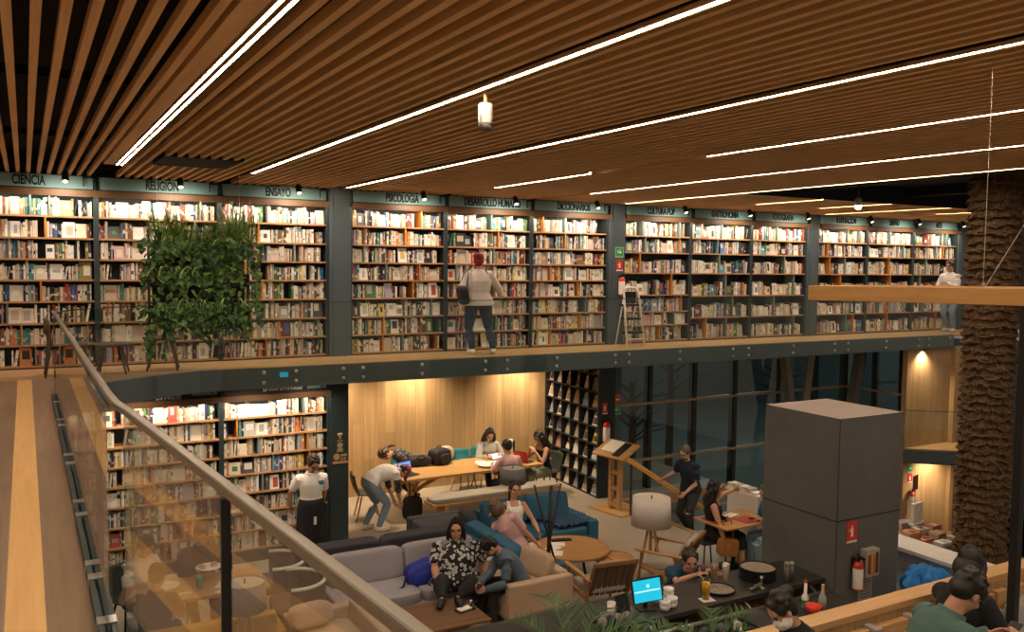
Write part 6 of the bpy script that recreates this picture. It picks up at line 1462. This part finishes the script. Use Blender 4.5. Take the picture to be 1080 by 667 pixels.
# the two at the left end of the long table
FLB = floral('dark floral cloth', (0.03, 0.03, 0.035), (0.35, 0.30, 0.28), 26, 0.26)
a = person('person in white shirt, jeans and red cap bending over by the green chair', (5.06, 13.88, 0.84), 8, [(5.56, 14.0, 0.38), (5.60, 13.82, 0.40)], [(5.02, 14.0, 0), (5.18, 13.76, 0)], lean=88, head=(0, 10, 0), s=1.02, hair=('cap', cloth('red cap cloth', (0.36, 0.06, 0.07))), top=('tiny', WHITEC, -0.02, 0.024), bottom=('trousers', JEAN), shoes=SHOEW)
b = MB()
for (side, S, E_, Wp) in a['arms']: b = MB(); b.tube([S.lerp(E_, 0.25), E_, E_.lerp(Wp, 0.15)], [0.058, 0.054, 0.05], 12); fuse(b, 'sleeve', FLB, a['root'], 0.009, 2)
person('person in dark floral top leaning over the left end of the long table', (6.45, 15.38, 0.72), 192, [(6.05, 15.02, 0.78), (6.75, 14.98, 0.80)], [(6.45, 15.22, 0), (6.62, 15.5, 0)], lean=72, head=(15, 20, -10), s=0.98, hair=('tied', HAIRBR), top=('short', FLB, -0.05), bottom=('trousers', BLACKC), shoes=BLACK, female=True)
person('person in pale grey top with long dark hair typing behind the long table', (8.07, 15.30, 0.52), 262, [(8.18, 14.95, 0.79), (7.86, 14.92, 0.79)], [(8.18, 15.0, 0), (7.96, 15.0, 0)], lean=10, head=(-8, 22, 0), s=0.98, hair=('long', HAIRB), top=('long', cloth('pale grey top', (0.40, 0.39, 0.36)), -0.05, 0.028), bottom=('trousers', DJEAN), shoes=BLACK, female=True, skin=2)
person('person in pale pink top sitting on the bench with back to the camera', (7.80, 13.84, 0.52), 92, [(7.60, 14.23, 0.79), (8.02, 14.25, 0.79)], [(7.70, 14.30, 0), (7.92, 14.30, 0)], lean=12, head=(-6, 18, 0), s=0.98, hair=('short', HAIRB), top=('short', PINKC, -0.10, 0.024), bottom=('trousers', DJEAN), shoes=BLACK)
person('person in black tank top and green trousers at the magazine end of the table', (8.94, 14.52, 0.52), 186, [(8.68, 14.42, 0.90), (8.66, 14.62, 0.92)], [(8.56, 14.46, 0), (8.60, 14.66, 0)], lean=10, head=(0, 16, 0), s=0.98, hair=('long', HAIRB), top=('none', BLACKC, -0.05, 0.014), bottom=('wide', cloth('sage trousers', (0.22, 0.26, 0.18), 0.3)), shoes=BLACK, female=True, skin=0)
t = thing('toy', 'small cream soft figure standing on the long table by the red laptop', 'toy', (8.35, 14.86, 0.75)); mb = MB(); mb.ball((8.35, 14.86, 0.88), (0.08, 0.07, 0.13)); mb.ball((8.35, 14.86, 1.05), (0.07, 0.065, 0.07)); fuse(mb, 'body', cloth('cream plush', (0.66, 0.56, 0.42)), t, 0.01, 2); MB().box(0.03, 0.06, -0.08, -0.05, 0.1, 0.34).build('strap', BLACK, t)
# the teal sofas
a = person('person in white camisole and denim shorts sitting on the teal sofa', (6.50, 11.42, 0.44), 255, [(6.72, 11.05, 0.54), (6.14, 11.25, 0.88)], [(6.64, 10.86, 0), (6.44, 10.84, 0)], lean=-8, head=(8, 8, 6), s=0.98, hair=('tied', HAIRBR), top=('none', WHITEC, 0.0, 0.012), bottom=('shorts', cloth('denim shorts', (0.07, 0.10, 0.16), 0.2)), shoes=SHOEW, female=True, elbows=[None, (-0.9, -0.2, -0.4)])
a = person('person in pale pink shirt lounging sideways on the teal sofa, back to camera', (6.16, 10.74, 0.45), 42, [(6.42, 11.05, 0.56), (6.46, 10.62, 0.50)], [(6.62, 10.84, 0), (6.60, 10.58, 0)], lean=-4, tilt=30, head=(20, 10, 14), s=0.98, hair=('bob', HAIRL), top=('short', PINKC, -0.12, 0.026), bottom=('shorts', WHITEC), shoes=BLACK, female=True)
# the pair by the coffee table
FLO = floral('black floral blouse', (0.010, 0.010, 0.012), (0.50, 0.50, 0.48), 18, 0.46)
a = person('person in black floral blouse sitting on the grey sofa behind the coffee table', (4.88, 10.10, 0.42), 246, [(5.20, 9.86, 0.48), (4.52, 9.90, 0.50)], [(4.58, 9.42, 0.40), (4.38, 9.47, 0.40)], lean=-7, head=(-4, 8, 0), s=0.97, fat=1.95, hs_=1.2, hair=('bob', cloth('deep brown hair', (0.018, 0.009, 0.006))), top=('short', FLO, -0.12, 0.032), bottom=('trousers', BLACKC), shoes=BLACK, female=True)
a = person('person in blue checked shirt hunched over a phone in the beige armchair', (5.52, 9.52, 0.46), 166, [(4.98, 9.44, 0.50), (4.96, 9.58, 0.54)], [(5.06, 9.38, 0), (5.02, 9.68, 0)], lean=38, head=(0, 30, 0), s=0.99, hair=('short', HAIRB), beard=True, top=('long', cloth('blue check', (0.085, 0.12, 0.17), 0.3), -0.05, 0.022), bottom=('trousers', BLACKC), shoes=BLACK)
t = thing('phone', 'dark phone held by the person in the blue checked shirt', 'phone', (4.89, 9.52, 0.54), 0.1); MB().obox((0, 0, 0), (0.075, 0.15, 0.009), (0, R(-25), 0)).build('body', BLACK, t, 0.003)
# by the stairs and the cafe table
a = person('person in navy polo and dark trousers coming up the stairs by the handrail', (10.20, 11.62, 0.66), 195, [(9.90, 11.42, 0.66), (9.98, 12.10, 0.76)], [(10.14, 11.50, -0.18), (10.28, 11.76, -0.18)], lean=16, head=(-5, 4, 0), s=1.0, hair=('short', HAIRG), glasses=True, beard=True, top=('short', NAVYC, -0.08, 0.024), bottom=('trousers', cloth('charcoal trousers', (0.03, 0.034, 0.036))), shoes=SHOEW, skin=2)
a = person('person in black sleeveless dress with curly dark hair at the cafe table', (9.06, 9.80, 0.54), -40, [(9.72, 10.06, 1.06), (8.98, 9.42, 0.46)], [(9.40, 9.58, 0), (9.28, 9.38, 0)], lean=0, head=(-14, 4, 0), s=1.0, hair=('curly', HAIRB), top=('none', BLACKC, -0.1, 0.015), bottom=('skirt', BLACKC), shoes=BLACK, female=True, elbows=[(0, 0.3, 0.2), (-0.3, -0.3, 0)])
person('person in teal top and pale jeans half hidden behind the concrete pillar', (9.86, 9.30, 0.54), 165, [(9.60, 9.36, 0.79), (9.64, 9.56, 0.79)], [(9.54, 9.32, 0), (9.58, 9.56, 0)], lean=14, head=(0, 10, 0), s=0.98, hair=('short', HAIRG), top=('short', cloth('teal jersey', (0.03, 0.22, 0.27)), -0.05, 0.024), bottom=('trousers', cloth('pale jeans', (0.22, 0.33, 0.42))), shoes=SHOEW)
# man drinking at the bar
a = person('person in navy shirt leaning on the bar, cup held to the mouth', (6.80, 7.92, 0.65), 246, [(6.73, 7.34, 1.13), (6.55, 7.32, 1.12)], [(6.88, 7.82, 0.0), (6.66, 7.88, 0.0)], lean=44, head=(0, -30, 0), s=1.0, hair=('tied', HAIRBR), skin=0, top=('short', cloth('blue black shirt', (0.012, 0.05, 0.10)), -0.05, 0.024), bottom=('trousers', BLACKC), shoes=BLACK, elbows=[(0.95, 0.1, -0.5), (-0.95, -0.2, -0.5)], curl=1.0)
cup((6.60, 7.28, 1.15), 0.036, 0.08, 'dark cup held in both hands by the person leaning on the bar', BROWNF, 'drinks on the bar')
# bar keeper and the pair in the booth
a = person('person with white face mask and black top working beside the booth', (4.16, 3.56, BZ+0.70), 150, [(3.76, 3.70, BZ+0.86), (3.70, 3.50, BZ+0.88)], [(4.10, 3.68, BZ), (4.06, 3.50, BZ)], lean=22, head=(14, 22, 0), s=0.84, hair=('bun', HAIRB), top=('short', BLACKC, -0.05, 0.024), bottom=('trousers', BLACKC), shoes=BLACK, female=True)
m_ = MB(); k_ = a['k']; m_.ball(a['hp'](0.046, 0, -0.045), (0.078*k_, 0.074*k_, 0.070*k_), a['HM'], 16, 10); fuse(m_, 'face_mask', WHITEC, a['root'], 0.007, 2)
person('person with straight black hair in a black top sitting in the booth', (5.60, 3.60, BZ+0.60), 5, [(5.98, 3.50, BZ+0.72), (5.94, 3.34, BZ+0.74)], [(6.08, 3.60, BZ), (6.04, 3.42, BZ)], lean=8, head=(-4, 24, 0), s=0.95, hs_=0.98, hair=('bob', HAIRB), top=('long', BLACKC, -0.05, 0.022), bottom=('trousers', BLACKC), shoes=BLACK, female=True)
a = person('person in green shirt and glasses looking at a phone in the booth', (4.72, 3.28, BZ+0.70), -18, [(5.22, 3.14, BZ+1.02), (5.16, 2.96, BZ+1.04)], [(5.18, 3.16, BZ+0.1), (5.14, 2.92, BZ+0.1)], lean=28, head=(4, 18, 0), s=1.02, hair=('short', HAIRB), glasses=True, top=('long', cloth('grey green shirt', (0.075, 0.14, 0.125)), -0.05, 0.028), bottom=('trousers', DJEAN), shoes=BLACK)
t = thing('phone', 'phone held by the person in the green shirt', 'phone', (5.30, 3.04, BZ+1.08), 0.1); MB().obox((0, 0, 0), (0.10, 0.075, 0.009), (0, R(-30), 0)).build('body', BLACK, t, 0.003)
# diners behind the near balustrade glass
person('person in pale shirt eating at the dining table behind the near glass', (1.10, 11.12, 0.52), 300, [(1.34, 10.80, 0.80), (1.20, 10.76, 0.80)], [(1.32, 10.82, 0), (1.14, 10.76, 0)], lean=14, head=(0, 20, 0), hair=('short', HAIRB), top=('short', WHITEC, -0.05, 0.026), bottom=('trousers', DJEAN), shoes=BLACK, vox=0.010)
person('person in dark top holding up a plate behind the near glass', (1.86, 11.20, 0.52), 262, [(2.00, 10.82, 0.87), (1.74, 10.80, 0.87)], [(1.96, 10.84, 0), (1.76, 10.84, 0)], lean=6, head=(0, 22, 0), hair=('short', HAIRB), top=('long', BLACKC, -0.05, 0.026), bottom=('trousers', DJEAN), shoes=BLACK, vox=0.010)
person('person in black seen from behind on the mustard yellow sofa', (1.15, 9.86, 0.46), 70, [(1.22, 10.24, 0.79), (1.38, 10.22, 0.79)], [(1.22, 10.34, 0), (1.38, 10.30, 0)], lean=10, head=(0, 16, 0), hair=('short', HAIRB), top=('long', BLACKC, -0.05, 0.026), bottom=('trousers', BLACKC), shoes=BLACK, vox=0.010)
for x, y, rz, lab in ((1.06, 11.28, 0.4, 'dark dining chair of the person in the pale shirt behind glass'), (1.86, 11.36, 0.05, 'dark dining chair of the person holding a plate behind glass')):
    shell_chair((x, y, 0), rz, CHGREEN, lab, BLACK)['group'] = 'chairs behind the near glass'
